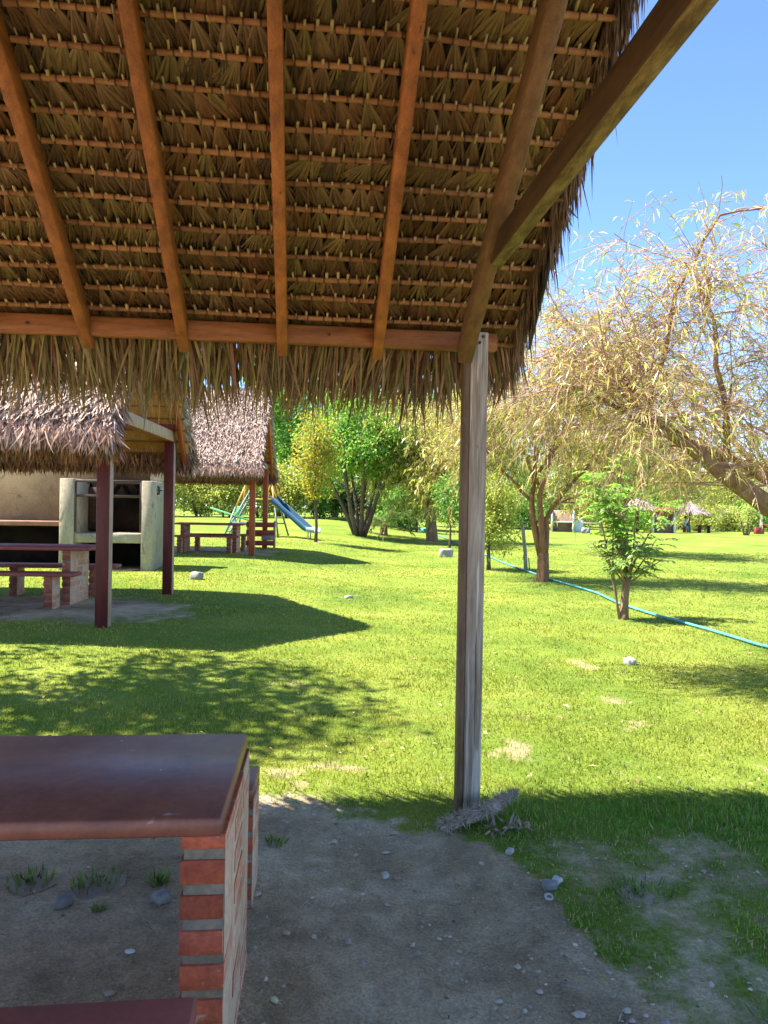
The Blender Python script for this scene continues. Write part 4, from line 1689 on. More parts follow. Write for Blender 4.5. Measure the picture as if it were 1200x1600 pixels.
def middle_willow():
    x, y = 3.49, 16.16
    r = np.random.default_rng(31)
    t = thing('willow_tree', 'middle willow with a forked orange brown trunk beside the teal hose', 'tree', (x, y, 0), 0, 'willow trees')
    mb = MB()
    mb.tube([(0, 0, -.1), (0, 0, .05), (.01, 0, .3), (0, 0, .62)], [.19, .15, .13, .125], 10)
    mb.build('trunk', MAT['red bark'], t, smooth=True)
    limbs = []
    for pts, rad in (([(-.03, 0, .5), (-.2, 0, 1.2), (-.27, .05, 1.76), (-.12, .1, 2.5), (-.25, .2, 3.5), (-.8, .2, 4.6), (-1.2, .2, 5.2)], .085),
                     ([(0, -.03, .5), (-.06, -.1, 1.2), (-.12, -.15, 1.9), (.1, -.3, 2.8), (.3, -.3, 3.9), (.1, -.2, 5.0), (-.1, -.2, 5.8)], .08),
                     ([(.03, 0, .5), (.07, .05, 1.1), (.1, .05, 1.5), (.55, 0, 2.1), (1.1, -.1, 2.7), (1.6, -.1, 3.0)], .08),
                     ([(-.27, .05, 1.76), (-.8, .2, 2.3), (-1.2, .1, 2.8), (-1.6, 0, 3.1)], .04),
                     ([(-.1, .1, 2.4), (.5, .5, 3.2), (1.0, .7, 3.9)], .04),
                     ([(-.15, -.15, 2.1), (-.7, -.6, 3.0), (-1.1, -.8, 3.6)], .04),
                     ([(.1, -.3, 2.8), (.9, -.6, 3.7), (1.4, -.6, 4.6)], .035),
                     ([(-.25, .2, 3.3), (-1.0, .4, 3.9), (-1.6, .4, 4.2)], .035),
                     ([(.3, -.3, 3.7), (1.0, 0, 4.6), (1.3, .1, 5.3)], .03)):
        P = np.array(pts)
        k = np.linspace(0, len(P) - 1, 10)
        Q = np.stack([np.interp(k, np.arange(len(P)), P[:, a]) for a in range(3)], 1)
        Q[1:-1] += r.normal(0, .02, (8, 3))
        m = MB()
        m.tube(Q, np.linspace(rad, .012, 10), 8)
        m.build('branch', MAT['red bark'], t, smooth=True)
        limbs.append((Q[3:], rad * .8))
    crown = MB()
    add_twigs(crown, limbs, r, 18, 20, 1.3, .9, (.11, .145), 11, WILLOW, -.20, .005, .12)
    crown.build('crown', [MAT['leaf gloss'], MAT['twig']], t)


YWIL = (((.50, .47, .10), .5), ((.38, .40, .08), .3), ((.55, .42, .16), .2))
MAT['red bark'] = simple('orange brown willow bark', (.34, .165, .075), (.20, .10, .055), 3, (5, 5, 1.2), .9, .1, 14, .7, .02)
middle_willow()
willow('yellowish willow with a crooked trunk left of the grey post', 2.23, 33.9, 6.2, 3.8, 33, 2.0, .24, 7, 18, 16, 15, (.22, .26), twl=1.6, lift=.15, lean=(-.2, 0), cols=YWIL)
willow('pale willow far behind the green shrub', 8.7, 27.0, 6.3, 3.6, 37, 1.9, .2, 7, 14, 13, 14, (.19, .24), twl=1.5)

broad_tree('shade_tree', 'round green tree on many fanning stems in the middle of the lawn', -1.05, 33.0, 6.4, 2.75, 41, 19000, .16, GREENBR + GREEN + (((.20, .30, .05), .15),), stems=9, r0=.15,
           crown_z=(.36, 1.0), fan=.42, lobes=10, mat='bark grey', stemtop=.72)
broad_tree('young_tree', 'slim young tree with yellow orange leaves between slide and shade tree', -2.43, 26.5, 4.7, 1.05, 43, 3600, .13, YELLOW, r0=.055, crown_z=(.27, 1.0), lobes=9, stemtop=.93)
broad_tree('young_tree', 'small dark green tree just left of the grey post', 2.62, 29.2, 2.9, .85, 44, 2600, .12, GREEN, r0=.05, crown_z=(.34, 1.0), lobes=6, stemtop=.8)
broad_tree('young_tree', 'bushy yellow green small tree just right of the grey post', 2.72, 19.0, 2.5, .92, 45, 9000, .08, PALEY, r0=.055, crown_z=(.2, 1.0), lobes=8, stemtop=.8)
broad_tree('young_tree', 'little leafy tree beside the hose behind the crooked willow', 1.95, 44.0, 3.3, 1.1, 46, 2000, .15, PALEY, r0=.07, crown_z=(.3, 1.0), lobes=6, stemtop=.8)


def shrub():
    x, y = 3.45, 10.55
    r = np.random.default_rng(51)
    t = thing('leafy_shrub', 'glossy green shrub with tall feathery shoots in front of the hose', 'shrub', (x, y, gz(x, y)))
    mb = MB()
    mb.tube([(0, 0, -.05), (.0, 0, .05), (.01, .01, .3), (.04, .0, .62)], [.085, .066, .055, .048], 8)
    mb.build('trunk', MAT['bark'], t, smooth=True)
    stems = [((.04, 0, .55), (-.25, -.1, 1), 1.5), ((.04, 0, .55), (.3, .1, 1), 1.35), ((.04, 0, .55), (.12, -.3, 1), 1.1), ((.03, 0, .5), (.6, .1, .8), .8),
             ((.03, 0, .45), (-.55, 0, .8), .8), ((.04, 0, .55), (.02, .25, 1), 1.9), ((.03, 0, .5), (.5, -.4, .5), .6), ((.03, 0, .5), (-.5, -.4, .6), .6),
             ((-.06, -.02, 0), (-.24, .0, 1), 2.15), ((-.05, .04, 0), (-.08, .05, 1), 1.9)]
    crown = MB()
    for k, (p, d, L) in enumerate(stems):
        P = walk(p, d, L, 9, r, .045, .01)
        m = MB()
        m.tube(P, np.linspace(.019 if L > 1 else .014, .005, 10), 6)
        m.build('stem', MAT['twig' if k < 8 else 'bark'], t, smooth=True)
        # feathery leaves: paired leaflets along drooping rachis
        nf = int(21 * L)
        for j in range(nf):
            q = r.uniform(.25 if k < 8 else .5, 1)
            pp, dd = on(P, q)
            a = r.uniform(0, 6.28)
            fd = np.array((math.cos(a), math.sin(a), r.uniform(.1, .6)))
            fl = r.uniform(.16, .32)
            F_ = walk(pp, fd, fl, 5, r, .05, -.13)
            crown.tube(F_, .0022, 3, 1, cap=False)
            m_ = 11
            f = np.linspace(.15, 1, m_) * 5
            ki = np.minimum(f.astype(int), 4)
            fr = (f - ki)[:, None]
            b = F_[ki] * (1 - fr) + F_[ki + 1] * fr
            td = unit(F_[ki + 1] - F_[ki])
            sd = unit(np.cross(td, (0, 0, 1.0)))
            sg = np.where(np.arange(m_) % 2 == 0, 1, -1)[:, None]
            D = unit(td * .55 + sd * sg * .9 + r.normal(0, .12, (m_, 3)) + np.array((0, 0, -.1)))
            Ls = r.uniform(.06, .11, m_)
            c = pick(GREENBR if pp[2] > 1.15 else (((.20, .33, .08), .5), ((.13, .25, .06), .3), ((.38, .48, .24), .2)), m_, r)
            crown.leaves(b, D, Ls, Ls * .36, c, np.tile((0, 0, 1.0), (m_, 1)) + r.normal(0, .25, (m_, 3)), .2, 0)
    crown.build('crown', [MAT['leaf gloss'], MAT['twig']], t)


shrub()


def palm():
    x, y = .0, 36.0
    r = np.random.default_rng(53)
    t = thing('small_palm', 'low palm with arching fronds and dead skirt beside the shade tree', 'palm', (x, y, gz(x, y)))
    mb = MB()
    mb.tube([(0, 0, -.1), (0, 0, .15), (.02, 0, .5)], [.24, .2, .16], 8)
    mb.build('trunk', MAT['bark'], t, smooth=True)
    for k in range(15):
        a = k * 2.4
        e = r.uniform(.1, 1.2)
        P = walk((0, 0, .45), (math.cos(a), math.sin(a), e), r.uniform(1.0, 1.6), 6, r, .03, -.10)
        m = MB()
        m.tube(P, np.linspace(.022, .008, 7), 4, 1, cap=False)
        n = 34
        f = np.linspace(.2, 1, n) * 6
        ki = np.minimum(f.astype(int), 5)
        fr = (f - ki)[:, None]
        b = P[ki] * (1 - fr) + P[ki + 1] * fr
        td = unit(P[ki + 1] - P[ki])
        sd = unit(np.cross(td, (0, 0, 1.0)))
        sg = np.where(np.arange(n) % 2 == 0, 1, -1)[:, None]
        D = unit(td * .8 + sd * sg + r.normal(0, .1, (n, 3)))
        dead = e < .32
        m.leaves(b, D, r.uniform(.35, .55, n), .05, jit((.34, .27, .14) if dead else (.17, .27, .08), n, .15), None, .3, 0)
        m.build('frond', [MAT['leaf'], MAT['twig']], t)


palm()

# hedge bushes and background trees
k = 0
for (x, y, h, rad, cols, nm, lab) in (
        (-13.5, 44, 4.2, 2.2, PALEY, 'bush', 'pale yellow green bush at the far left behind the barbecue'),
        (-11.3, 45, 3.6, 1.9, PALEY, 'bush', 'pale bush behind the table of the farther shelter'),
        (-9.4, 44, 3.3, 1.8, PALEY, 'bush', 'pale yellow green bush behind the seesaw'),
        (-7.6, 45, 3.8, 1.9, PALEY, 'bush', 'tall pale bush behind the slide frame'),
        (-5.8, 44.5, 3.4, 1.7, PALEY, 'bush', 'pale bush behind the blue chute'),
        (-16, 45, 4.5, 2.4, PALEY, 'bush', 'pale bush seen between barbecue and shelter post'),
        (-4.1, 45, 3.0, 1.6, GREEN, 'bush', 'dark green bush behind the slim yellow tree'),
        (-2.2, 46, 2.7, 1.7, DARK, 'bush', 'very dark bush behind the foot of the shade tree'),
        (1.1, 44, 2.6, 1.4, GREEN, 'bush', 'dark green bush right of the small palm'),
        (.3, 48, 2.9, 1.6, GREENBR, 'bush', 'bright green bush behind the small palm')):
    k += 1
    broad_tree(nm, lab, x, y, h, rad, 60 + k, 6500, .17, cols, stems=3, r0=.08, crown_z=(.05, 1.0), lobes=8, fan=.5, group='bushes along the far hedge', cat='bush', stemtop=.6)
k = 0
for (x, y, h, rad, cols, n, lab) in (
        (-7.2, 50, 11.2, 3.6, GREENBR, 9000, 'tall bright green tree right of the grey roof'),
        (-3.6, 54, 10.6, 3.6, GREENBR, 9000, 'tall bright green tree behind the slim yellow tree'),
        (.4, 52, 12.0, 3.8, GREEN, 10000, 'tall green tree rising behind the shade tree'),
        (4.5, 67, 13.5, 4.6, GREENBR, 9000, 'green tree far behind the crooked willow'),
        (10.0, 66, 11, 4.6, GREENBR, 8000, 'green tree far behind the middle willow'),
        (-14, 56, 9.0, 4.0, GREEN, 5000, 'tree behind the hedge left of the grey roof'),
        (14.5, 72, 7.5, 4.0, PALEY, 5000, 'pale tree behind the far white barbecue wall'),
        (20.0, 76, 8.2, 4.2, GREENBR, 5000, 'green tree behind the far thatched parasol'),
        (25.5, 74, 7.5, 3.6, GREENBR, 5000, 'light green tree right of the far thatched parasol'),
        (30.5, 76, 6.5, 3.6, PALEY, 5000, 'pale green tree at the far right lawn edge'),
        (37.0, 80, 7.0, 4.2, PALEY, 4500, 'pale tree behind the far red table')):
    k += 1
    broad_tree('tall_tree', lab, x, y, h, rad, 80 + k, int(n * 1.5), .27, cols, r0=.22, crown_z=(.12, 1.0), lobes=11, group='tall trees behind the lawn', stemtop=.7)
k = 0
for (x, y, h, rad, cols, lab) in (
        (7.0, 62, 3.0, 2.2, GREEN, 'low green bush far behind the leaning stake'),
        (11.5, 62, 3.0, 2.4, GREEN, 'dark bush behind the far white barbecue wall'),
        (17.0, 66, 3.2, 2.6, PALEY, 'pale bush between the far barbecues'),
        (24.0, 68, 2.6, 2.2, GREENBR, 'green bush behind the seated person'),
        (28.0, 66, 2.4, 2.2, PALEY, 'yellow green bush right of the far thatched parasol'),
        (31.5, 68, 2.3, 2.0, PALEY, 'low pale bush before the hillside'),
        (35.0, 70, 2.6, 2.2, GREENBR, 'light green bush behind the far red table')):
    k += 1
    broad_tree('bush', lab, x, y, h, rad, 120 + k, 4500, .22, cols, stems=3, r0=.08, crown_z=(.02, 1.0), lobes=8, fan=.6, group='bushes at the far lawn edge', cat='bush', stemtop=.5)
# a bare shrubby sapling far right
broad_tree('young_tree', 'thin sapling with several stems on the far right lawn', 27.2, 55.5, 2.6, 1.0, 140, 700, .16, PALEY, stems=5, r0=.09, crown_z=(.25, 1.0), fan=.35, lobes=6, stemtop=.8)
# the tall tree left of the frame that dapples the near lawn
broad_tree('shade_tree', 'tall leafy tree left of the near shelter shading the lawn', -5.7, 6.05, 8.6, 1.9, 150, 4200, .15, GREEN, r0=.16, crown_z=(.5, 1.0), lobes=8, stemtop=.75)


def far_wood():
    """the unbroken belt of growth along the far side of the lawn"""
    r = np.random.default_rng(77)
    mb = MB()
    n = 26000
    x = r.uniform(-75, 75, n)
    top = 3.4 + 1.6 * fbm(x / 5.0, x * 0, 21) + 1.2 * ss((-x) / 30)
    z = top * r.random(n) ** .8
    y = 92 + r.uniform(-3, 3, n) - .25 * np.abs(x) * (x < 0) * .8
    D = unit(r.normal(size=(n, 3)))
    mb.leaves(np.stack((x, y, gh(x, y) + z), 1), D, r.uniform(.35, .8, n), r.uniform(.2, .4, n), pick(PALEY + GREEN, n, r) * .8, None, .1, 0)
    tag(mb.build('far_wood', MAT['leaf']), 'belt of green growth closing the far side of the lawn', 'wood', kind='stuff')


far_wood()


# ------------------------------------------------------------------ small things on the lawn
P = np.array([(4.9, 6.9), (4.62, 7.9), (4.40, 8.5), (4.26, 9.6), (4.02, 10.9), (3.88, 12.2), (3.94, 13.6), (3.84, 14.9), (3.72, 16.2), (3.62, 18.2), (3.48, 21), (3.42, 25), (3.33, 29.4), (3.03, 38.6), (2.3, 50)])
k = np.linspace(0, len(P) - 1, 150)
hx_ = np.interp(k, np.arange(len(P)), P[:, 0]) + .05 * vnoise(k * .35, k * 0, 7) + .02 * vnoise(k * 1.1, k * 0, 17)
hy_ = np.interp(k, np.arange(len(P)), P[:, 1])
mb = MB()
mb.tube(np.stack((hx_, hy_, gh(hx_, hy_) + .035 + .008 * vnoise(k * .8, k * 0, 8)), 1), .023, 8, flat=.8)
tag(mb.build('garden_hose', MAT['teal'], smooth=True), 'long teal hose lying across the lawn past the willow and shrub', 'hose')

x, y = 3.60, 18.6
t = thing('wooden_stake', 'grey weathered stake leaning on the lawn left of the middle willow', 'stake', (x, y, 0))
mb = MB()
mb.tube([(0, 0, -.1), (-.03, 0, .5), (-.09, .0, 1.0), (-.14, 0, 1.34)], [.05, .047, .045, .04], 7)
mb.build('pole', MAT['stake'], t)
mb = MB()
mb.tube([(.10, .02, -.05), (.06, 0, .35)], [.02, .015], 5)
mb.tube([(-.05, -.04, .55), (-.10, -.06, .30)], [.012, .01], 5)
mb.build('splinter', MAT['stake'], t)


def rock(name, label, x, y, s, seed, mat='stone', cat='rock', sink=.25, group=None, z=None):
    r = np.random.default_rng(seed)
    bm_v = []
    # subdivided cube pushed to a lumpy rounded block
    n = 5
    pts = {}
    V = []
    F = []

    def vid(p):
        kk = tuple(np.round(p, 5))
        if kk not in pts:
            pts[kk] = len(V)
            V.append(p)
        return pts[kk]
    for a in range(3):
        for sg in (-1, 1):
            for i_ in range(n):
                for j_ in range(n):
                    q = []
                    for di, dj in ((0, 0), (1, 0), (1, 1), (0, 1)):
                        p = np.zeros(3)
                        p[a] = sg
                        p[(a + 1) % 3] = -1 + 2 * (i_ + di) / n
                        p[(a + 2) % 3] = -1 + 2 * (j_ + dj) / n
                        q.append(vid(p))
                    F.append(tuple(q if sg > 0 else q[::-1]))
    V = np.array(V)
    u = unit(V)
    V = u * .58 + V * .45
    off = r.uniform(0, 50, 3)
    V = V * (1 + .26 * vnoise(V[:, 0] * 1.4 + off[0], V[:, 1] * 1.4 + V[:, 2] * 1.1 + off[1], seed) + .10 * vnoise(V[:, 0] * 3.4 + off[2], V[:, 2] * 3.4 + V[:, 1] * 2, seed + 1))[:, None]
    V = V * np.asarray(s)[None]
    mb = MB()
    mb.add(V, F)
    z0 = gz(x, y) if z is None else z
    o = mb.build(name, MAT[mat], smooth=True, loc=(x, y, z0 + s[2] * (1 - 2 * sink)))
    o.rotation_euler = (0, 0, r.uniform(0, 3))
    return tag(o, label, cat, group)


rock('rock', 'pale grey rock on the grass in the shade of the barbecue', -3.28, 13.0, (.105, .085, .085), 1, 'stone')
rock('rock', 'squarish grey block of stone left of the grey post', 2.04, 23.95, (.19, .16, .17), 2, 'stone')
rock('rock', 'flat pale stone lying on the sunny lawn below the shrub', 2.50, 7.44, (.075, .055, .042), 3, 'pale stone')
rock('rock', 'tan stone on the bare patch in front of the left shelter', -.55, 12.0, (.07, .05, .03), 13, 'pale stone')
rock('stone', 'grey stone beside the small ring at the edge of the earth', .70, 2.99, (.033, .024, .018), 4, 'stone', 'stone')
rock('stone', 'second grey pebble stone touching the ring stone', .735, 3.03, (.022, .018, .012), 5, 'pale stone', 'stone')
rock('stone', 'small pale stone on the earth just before the dried palm bundle', .585, 3.28, (.020, .015, .012), 6, 'pale stone', 'stone')
rock('stone', 'grey stone under the foreground table beside green weeds', -1.19, 2.80, (.036, .028, .022), 7, 'stone', 'stone')
rock('stone', 'dark grey stone near the brick pier under the foreground table', -.83, 2.84, (.034, .03, .020), 8, 'stone', 'stone')
rock('stone', 'pale stone on the earth halfway along the lower edge', .70, 2.05, (.022, .017, .011), 9, 'stone', 'stone')
rock('stone', 'oval pale stone near the lower right corner of the earth', .86, 2.18, (.022, .014, .011), 10, 'pale stone', 'stone')
rock('stone', 'pale stone by the foot of the near brick pier', -.30, 1.98, (.018, .014, .010), 11, 'pale stone', 'stone')
rock('stone', 'small stone in the middle of the bare earth', .03, 3.05, (.016, .013, .010), 12, 'pale stone', 'stone')
mb = MB()
a = np.linspace(0, 2 * math.pi, 15)
mb.tube([(.014 * math.cos(b), .014 * math.sin(b), 0) for b in a], .0055, 7, cap=False)
o = mb.build('ring', MAT['pale stone'], smooth=True, loc=(.675, 2.905, .004))
o.rotation_euler = (.25, .1, 0)
tag(o, 'small pale ring lying on the earth below the grey stone', 'ring')
mb = MB()
a = np.linspace(0, 2 * math.pi, 17)[:-1]
for (z, rr) in ((0, .0), ):
    V = [(.017 * math.cos(b), .012 * math.sin(b), 0) for b in a] + [(.017 * math.cos(b), .012 * math.sin(b), .003) for b in a]
    F = [tuple(range(15, -1, -1)), tuple(range(16, 32))] + [(q, (q + 1) % 16, (q + 1) % 16 + 16, q + 16) for q in range(16)]
    mb.add(V, F)
MAT['white'] = simple('white plastic', (.75, .76, .76), (.65, .66, .66), 4, rough=.5)
tag(mb.build('bottle_cap', MAT['white'], loc=(-.835, 2.50, .004)), 'white round cap on the dark earth under the table', 'cap')


def weed(label, x, y, h, seed, n=70, spread=.06):
    r = np.random.default_rng(seed)
    mb = MB()
    th = r.uniform(0, 6.28, n)
    rad = np.minimum(np.abs(r.normal(0, spread, n)), spread * 1.15)
    P = np.stack((rad * np.cos(th), rad * np.sin(th), np.full(n, -.008)), 1)
    le = np.abs(r.normal(.3, .5, n))
    D = unit(np.stack((np.cos(th) * le, np.sin(th) * le, np.ones(n)), 1))
    L = r.uniform(.4, 1.1, n) * h
    a = np.arange(9) * 2 * math.pi / 9
    mb.add([(0, 0, .005)] + [(spread * 1.3 * math.cos(b) * r.uniform(.7, 1.3), spread * 1.3 * math.sin(b) * r.uniform(.7, 1.3), -.010) for b in a], [(0, 1 + q, 1 + (q + 1) % 9) for q in range(9)], (.46, .38, .27))
    mb.strips(P, D, L, r.uniform(.004, .010, n), np.stack((np.cos(th), np.sin(th), -np.ones(n)), 1) * (L * .4)[:, None], jit((.13, .20, .05), n, .25))
    tag(mb.build('weed_tuft', MAT['grass'], loc=(x, y, gz(x, y))), label, 'weed', 'weeds on the bare earth')


weed('green weed tuft under the table nearest the left edge', -1.40, 2.97, .05, 1, 90, .07)
weed('wide green weed tuft in the middle under the foreground table', -1.13, 2.97, .05, 2, 90, .08)
weed('bushy green weed tuft under the table close to the brick pier', -.88, 2.98, .06, 3, 70, .03)
weed('small green sprout below the other weeds under the table', -1.05, 2.77, .035, 4, 30, .02)
weed('small weed tuft against the foot of the rear bench pier', -.47, 3.35, .045, 5, 50, .04)
weed('broad weed tuft on the worn lower right ground', 1.25, 2.20, .07, 6, 90, .09)
weed('weed tuft at the far lower right beside bare earth', 1.62, 2.50, .08, 7, 110, .12)
weed('weed tuft in the sparse grass right of the stone ring', 1.05, 2.95, .06, 8, 90, .10)


# dried palm bundle at the foot of the post
def husk():
    r = np.random.default_rng(5)
    t = thing('dried_palm_bundle', 'bundle of dried palm fibre lying around the foot of the grey post', 'palm bundle', (.46, 3.62, 0), 0)
    path = np.array([(-.155, -.13, .012), (-.08, -.085, .034), (.0, -.06, .048), (.09, -.02, .066), (.17, .06, .082), (.25, .14, .10)])
    k = np.linspace(0, 5, 9)
    Q = np.stack([np.interp(k, np.arange(6), path[:, a]) for a in range(3)], 1)
    mb = MB()
    mb.tube(Q, [.016, .030, .024, .034, .026, .036, .022, .020, .008], 9)
    mb.build('core', MAT['husk'], t, smooth=True)
    mb = MB()
    n = 2200
    q = r.uniform(0, .97, n)
    f = q * 8
    ki = np.minimum(f.astype(int), 7)
    fr = (f - ki)[:, None]
    C_ = Q[ki] * (1 - fr) + Q[ki + 1] * fr
    T = unit(Q[ki + 1] - Q[ki])
    o = unit(np.cross(T, r.normal(size=(n, 3))))
    o[:, 2] = np.abs(o[:, 2]) * .9
    P = C_ + o * .033 * r.uniform(.6, 1.1, (n, 1)) * np.where(q > .85, .5, 1)[:, None]
    D = unit(-T * r.uniform(-.3, 1.0, (n, 1)) + o * r.uniform(-.2, .6, (n, 1)) + r.normal(0, .45, (n, 3)))
    D[:, 2] -= .30
    mb.strips(P, unit(D), r.uniform(.02, .055, n), r.uniform(.0015, .004, n), r.normal(0, .014, (n, 3)), jit((.44, .35, .25), n, .28, .06))
    tag(mb.build('fibre', MAT['thatch'], t), kind='stuff')
    for j in range(16):
        m = MB()
        p = np.array((r.uniform(.0, .24), r.uniform(-.16, -.06), r.uniform(.012, .03)))
        n_ = 4
        d = unit(r.normal(size=(n_, 3)) + np.array((0, 0, .4)))
        P_ = np.tile(p, (n_, 1)) + r.normal(0, .012, (n_, 3))
        m.strips(P_, d, r.uniform(.03, .065, n_), r.uniform(.006, .014, n_), r.normal(0, .03, (n_, 3)), jit((.30, .22, .17), n_, .25, .05))
        m.build('dry_leaf', MAT['thatch'], t)


MAT['husk'] = simple('dry palm fibre', (.44, .37, .29), (.28, .22, .16), 14, (1, 1, 1), .95, .05, 60, .6, .006)
husk()


# loose grit and straw on the bare earth
def litter():
    r = np.random.default_rng(8)
    n = 3800
    x = r.uniform(-2.2, 2.2, n)
    y = r.uniform(1.75, 4.3, n)
    keep = (dirt(x, y) > .35) & (r.random(n) < .35 + .8 * ss((x + .1) / .8) * ss((3.6 - y) / 1.0))
    x, y = x[keep], y[keep]
    n = len(x)
    s = np.abs(r.normal(0, .0045, n)) ** 1.0 + .002 + .006 * (r.random(n) < .04)
    mb = MB()
    oct_ = np.array([(1, 0, 0), (.3, .95, 0), (-.8, .6, 0), (-.8, -.6, 0), (.3, -.95, 0), (.1, .05, .7)])
    tri = np.array([(0, 1, 5), (1, 2, 5), (2, 3, 5), (3, 4, 5), (4, 0, 5)])
    th = r.uniform(0, 6.28, n)
    c, sn = np.cos(th), np.sin(th)
    V = oct_[None] * (1 + r.normal(0, .18, (n, 6, 3)))
    V = V * s[:, None, None] * np.array((1.2, .85, 1))
    X = V[:, :, 0] * c[:, None] - V[:, :, 1] * sn[:, None] + x[:, None]
    Y = V[:, :, 0] * sn[:, None] + V[:, :, 1] * c[:, None] + y[:, None]
    Z = V[:, :, 2] + gh(x, y)[:, None] - .004
    F_ = (np.arange(n)[:, None, None] * 6 + tri[None]).reshape(-1, 3)
    mb.add(np.stack((X, Y, Z), -1).reshape(-1, 3), F_, np.repeat(jit((.44, .37, .27), n, .3, .05), 6, 0))
    tag(mb.build('gravel', MAT['thatch'], smooth=False), 'small loose pebbles scattered over the bare earth', 'gravel', kind='stuff')
    n = 1500
    x = r.uniform(-2, 2.0, n)
    y = r.uniform(1.8, 4.2, n)
    keep = dirt(x, y) > .3
    x, y = x[keep], y[keep]
    n = len(x)
    th = r.uniform(0, 6.28, n)
    mb = MB()
    P = np.stack((x, y, gh(x, y) + .001), 1)
    D = unit(np.stack((np.cos(th), np.sin(th), r.uniform(0, .25, n)), 1))
    mb.strips(P, D, r.uniform(.012, .05, n), r.uniform(.0015, .004, n), r.normal(0, .006, (n, 3)), jit((.40, .33, .23), n, .4, .06), np.tile((0, 0, 1.0), (n, 1)))
    tag(mb.build('straw_litter', MAT['thatch']), 'bits of straw and dead leaf on the bare earth', 'litter', kind='stuff')
    n = 650
    y = 4 + 11 * r.random(n) ** 1.4
    x = r.uniform(-.6, .6, n) * y
    mb = MB()
    th = r.uniform(0, 6.28, n)
    D = unit(np.stack((np.cos(th), np.sin(th), r.uniform(0, .3, n)), 1))
    mb.leaves(np.stack((x, y, gh(x, y) + r.uniform(.015, .035, n)), 1), D, r.uniform(.02, .06, n), r.uniform(.008, .02, n), jit((.33, .25, .13), n, .35, .08),
              np.stack((r.normal(0, .5, n), r.normal(0, .5, n), np.ones(n)), 1), .1)
    tag(mb.build('leaf_litter', MAT['thatch']), 'fallen dry leaves scattered over the lawn', 'litter', kind='stuff')
    for q, (x0, y0, a, L, lab) in enumerate(((.18, 2.10, .4, .045, 'short pale stick on the earth below the middle'), (.62, 2.35, -.35, .085, 'long grey stick on the earth right of the middle'),
                                             (.10, 3.42, -.15, .10, 'thin dark twig lying before the grey post'), (-1.50, 2.65, -.5, .07, 'small dark stick under the table at the left edge'))):
        m = MB()
        m.tube([(-L / 2 * math.cos(a), -L / 2 * math.sin(a), 0), (0.004, .003, .003), (L / 2 * math.cos(a), L / 2 * math.sin(a), 0)], [.004, .0045, .003], 5)
        tag(m.build('stick', MAT['stake'], loc=(x0, y0, .005)), lab, 'stick')


litter()


# ------------------------------------------------------------------ far right: barbecues, parasols, tables, a person
MAT['far white'] = simple('white lime wall', (.62, .68, .66), (.52, .58, .56), 2, rough=.9, spec=.1)
MAT['far pink'] = simple('pinkish brick wall', (.44, .27, .21), (.36, .20, .15), 3, rough=.9, spec=.1)
MAT['tile'] = simple('red roof tile', (.42, .16, .10), (.30, .11, .08), 6, rough=.85, spec=.1)


def far_bbq(label, x, y, rz, step=True):
    t = thing('barbecue', label, 'barbecue', (x, y, gz(x, y)), rz, 'far barbecues across the lawn')
    mb = MB()
    mb.cbox(.95, 1.10, 0, 1.0, -.1, 1.62, .02)
    mb.build('side_wall', MAT['far white'], t)
    mb = MB()
    mb.cbox(-.62, -.50, 0, 1.0, -.1, 1.66, .02)
    mb.build('side_wall', MAT['far white'], t)
    mb = MB()
    mb.cbox(-.498, .947, .85, 1.0, -.1, 1.64, .02)
    mb.build('back_wall', MAT['far pink'], t)
    mb = MB()
    mb.cbox(-.498, .947, .05, .848, .70, .80, .02)
    mb.build('hearth_slab', MAT['far white'], t)
    if step:
        mb = MB()
        mb.cbox(1.103, 1.75, .3, 1.0, -.1, .88, .02)
        mb.build('step', MAT['far white'], t)
    return t


far_bbq('far white walled barbecue seen behind the middle willow trunk', 13.3, 56.0, R(-14))
t = far_bbq('far white walled barbecue with a red tiled roof beside the thatched parasols', 21.6, 57.6, R(-14), False)
mb = MB()
mb.add([(-1.3, -.2, 1.62), (1.25, -.2, 1.62), (1.25, .55, 2.05), (-1.3, .55, 2.05), (1.25, 1.25, 1.62), (-1.3, 1.25, 1.62)], [(0, 1, 2, 3), (3, 2, 4, 5), (0, 3, 5), (1, 4, 2), (0, 5, 4, 1)])
mb.build('roof', MAT['tile'], t)


def parasol(label, x, y, rad, h, seed):
    r = np.random.default_rng(seed)
    t = thing('thatched_parasol', label, 'parasol', (x, y, gz(x, y)), 0, 'far thatched parasols')
    mb = MB()
    mb.tube([(0, 0, -.1), (0, 0, h - .3)], .13, 8)
    mb.build('post', MAT['maroon'], t)
    mb = MB()
    n = 14
    a = np.arange(n) * 2 * math.pi / n
    V = [(0, 0, h)] + [(rad * .55 * math.cos(b), rad * .55 * math.sin(b), h - .42) for b in a] + [(rad * math.cos(b), rad * math.sin(b), h - .95 + .05 * math.sin(b * 5)) for b in a] + [(0, 0, h - .6)]
    F = [(0, 1 + q, 1 + (q + 1) % n) for q in range(n)] + [(1 + q, 1 + n + q, 1 + n + (q + 1) % n, 1 + (q + 1) % n) for q in range(n)]
    F += [(2 * n + 1, 1 + n + (q + 1) % n, 1 + n + q) for q in range(n)]
    mb.add(V, F, (.36, .27, .26))
    n = 1500
    a = r.uniform(0, 6.28, n)
    q = np.sqrt(r.random(n))
    P = np.stack((rad * q * np.cos(a), rad * q * np.sin(a), h - .95 * q + .05), 1)
    D = unit(np.stack((np.cos(a), np.sin(a), -.8 + r.normal(0, .2, n)), 1) + r.normal(0, .2, (n, 3)))
    mb.strips(P, D, r.uniform(.2, .4, n), r.uniform(.04, .08, n), np.array((0, 0, -.12))[None] * np.ones((n, 1)), jit((.42, .32, .31), n, .25, .06))
    mb.build('thatch_cone', MAT['thatch'], t)


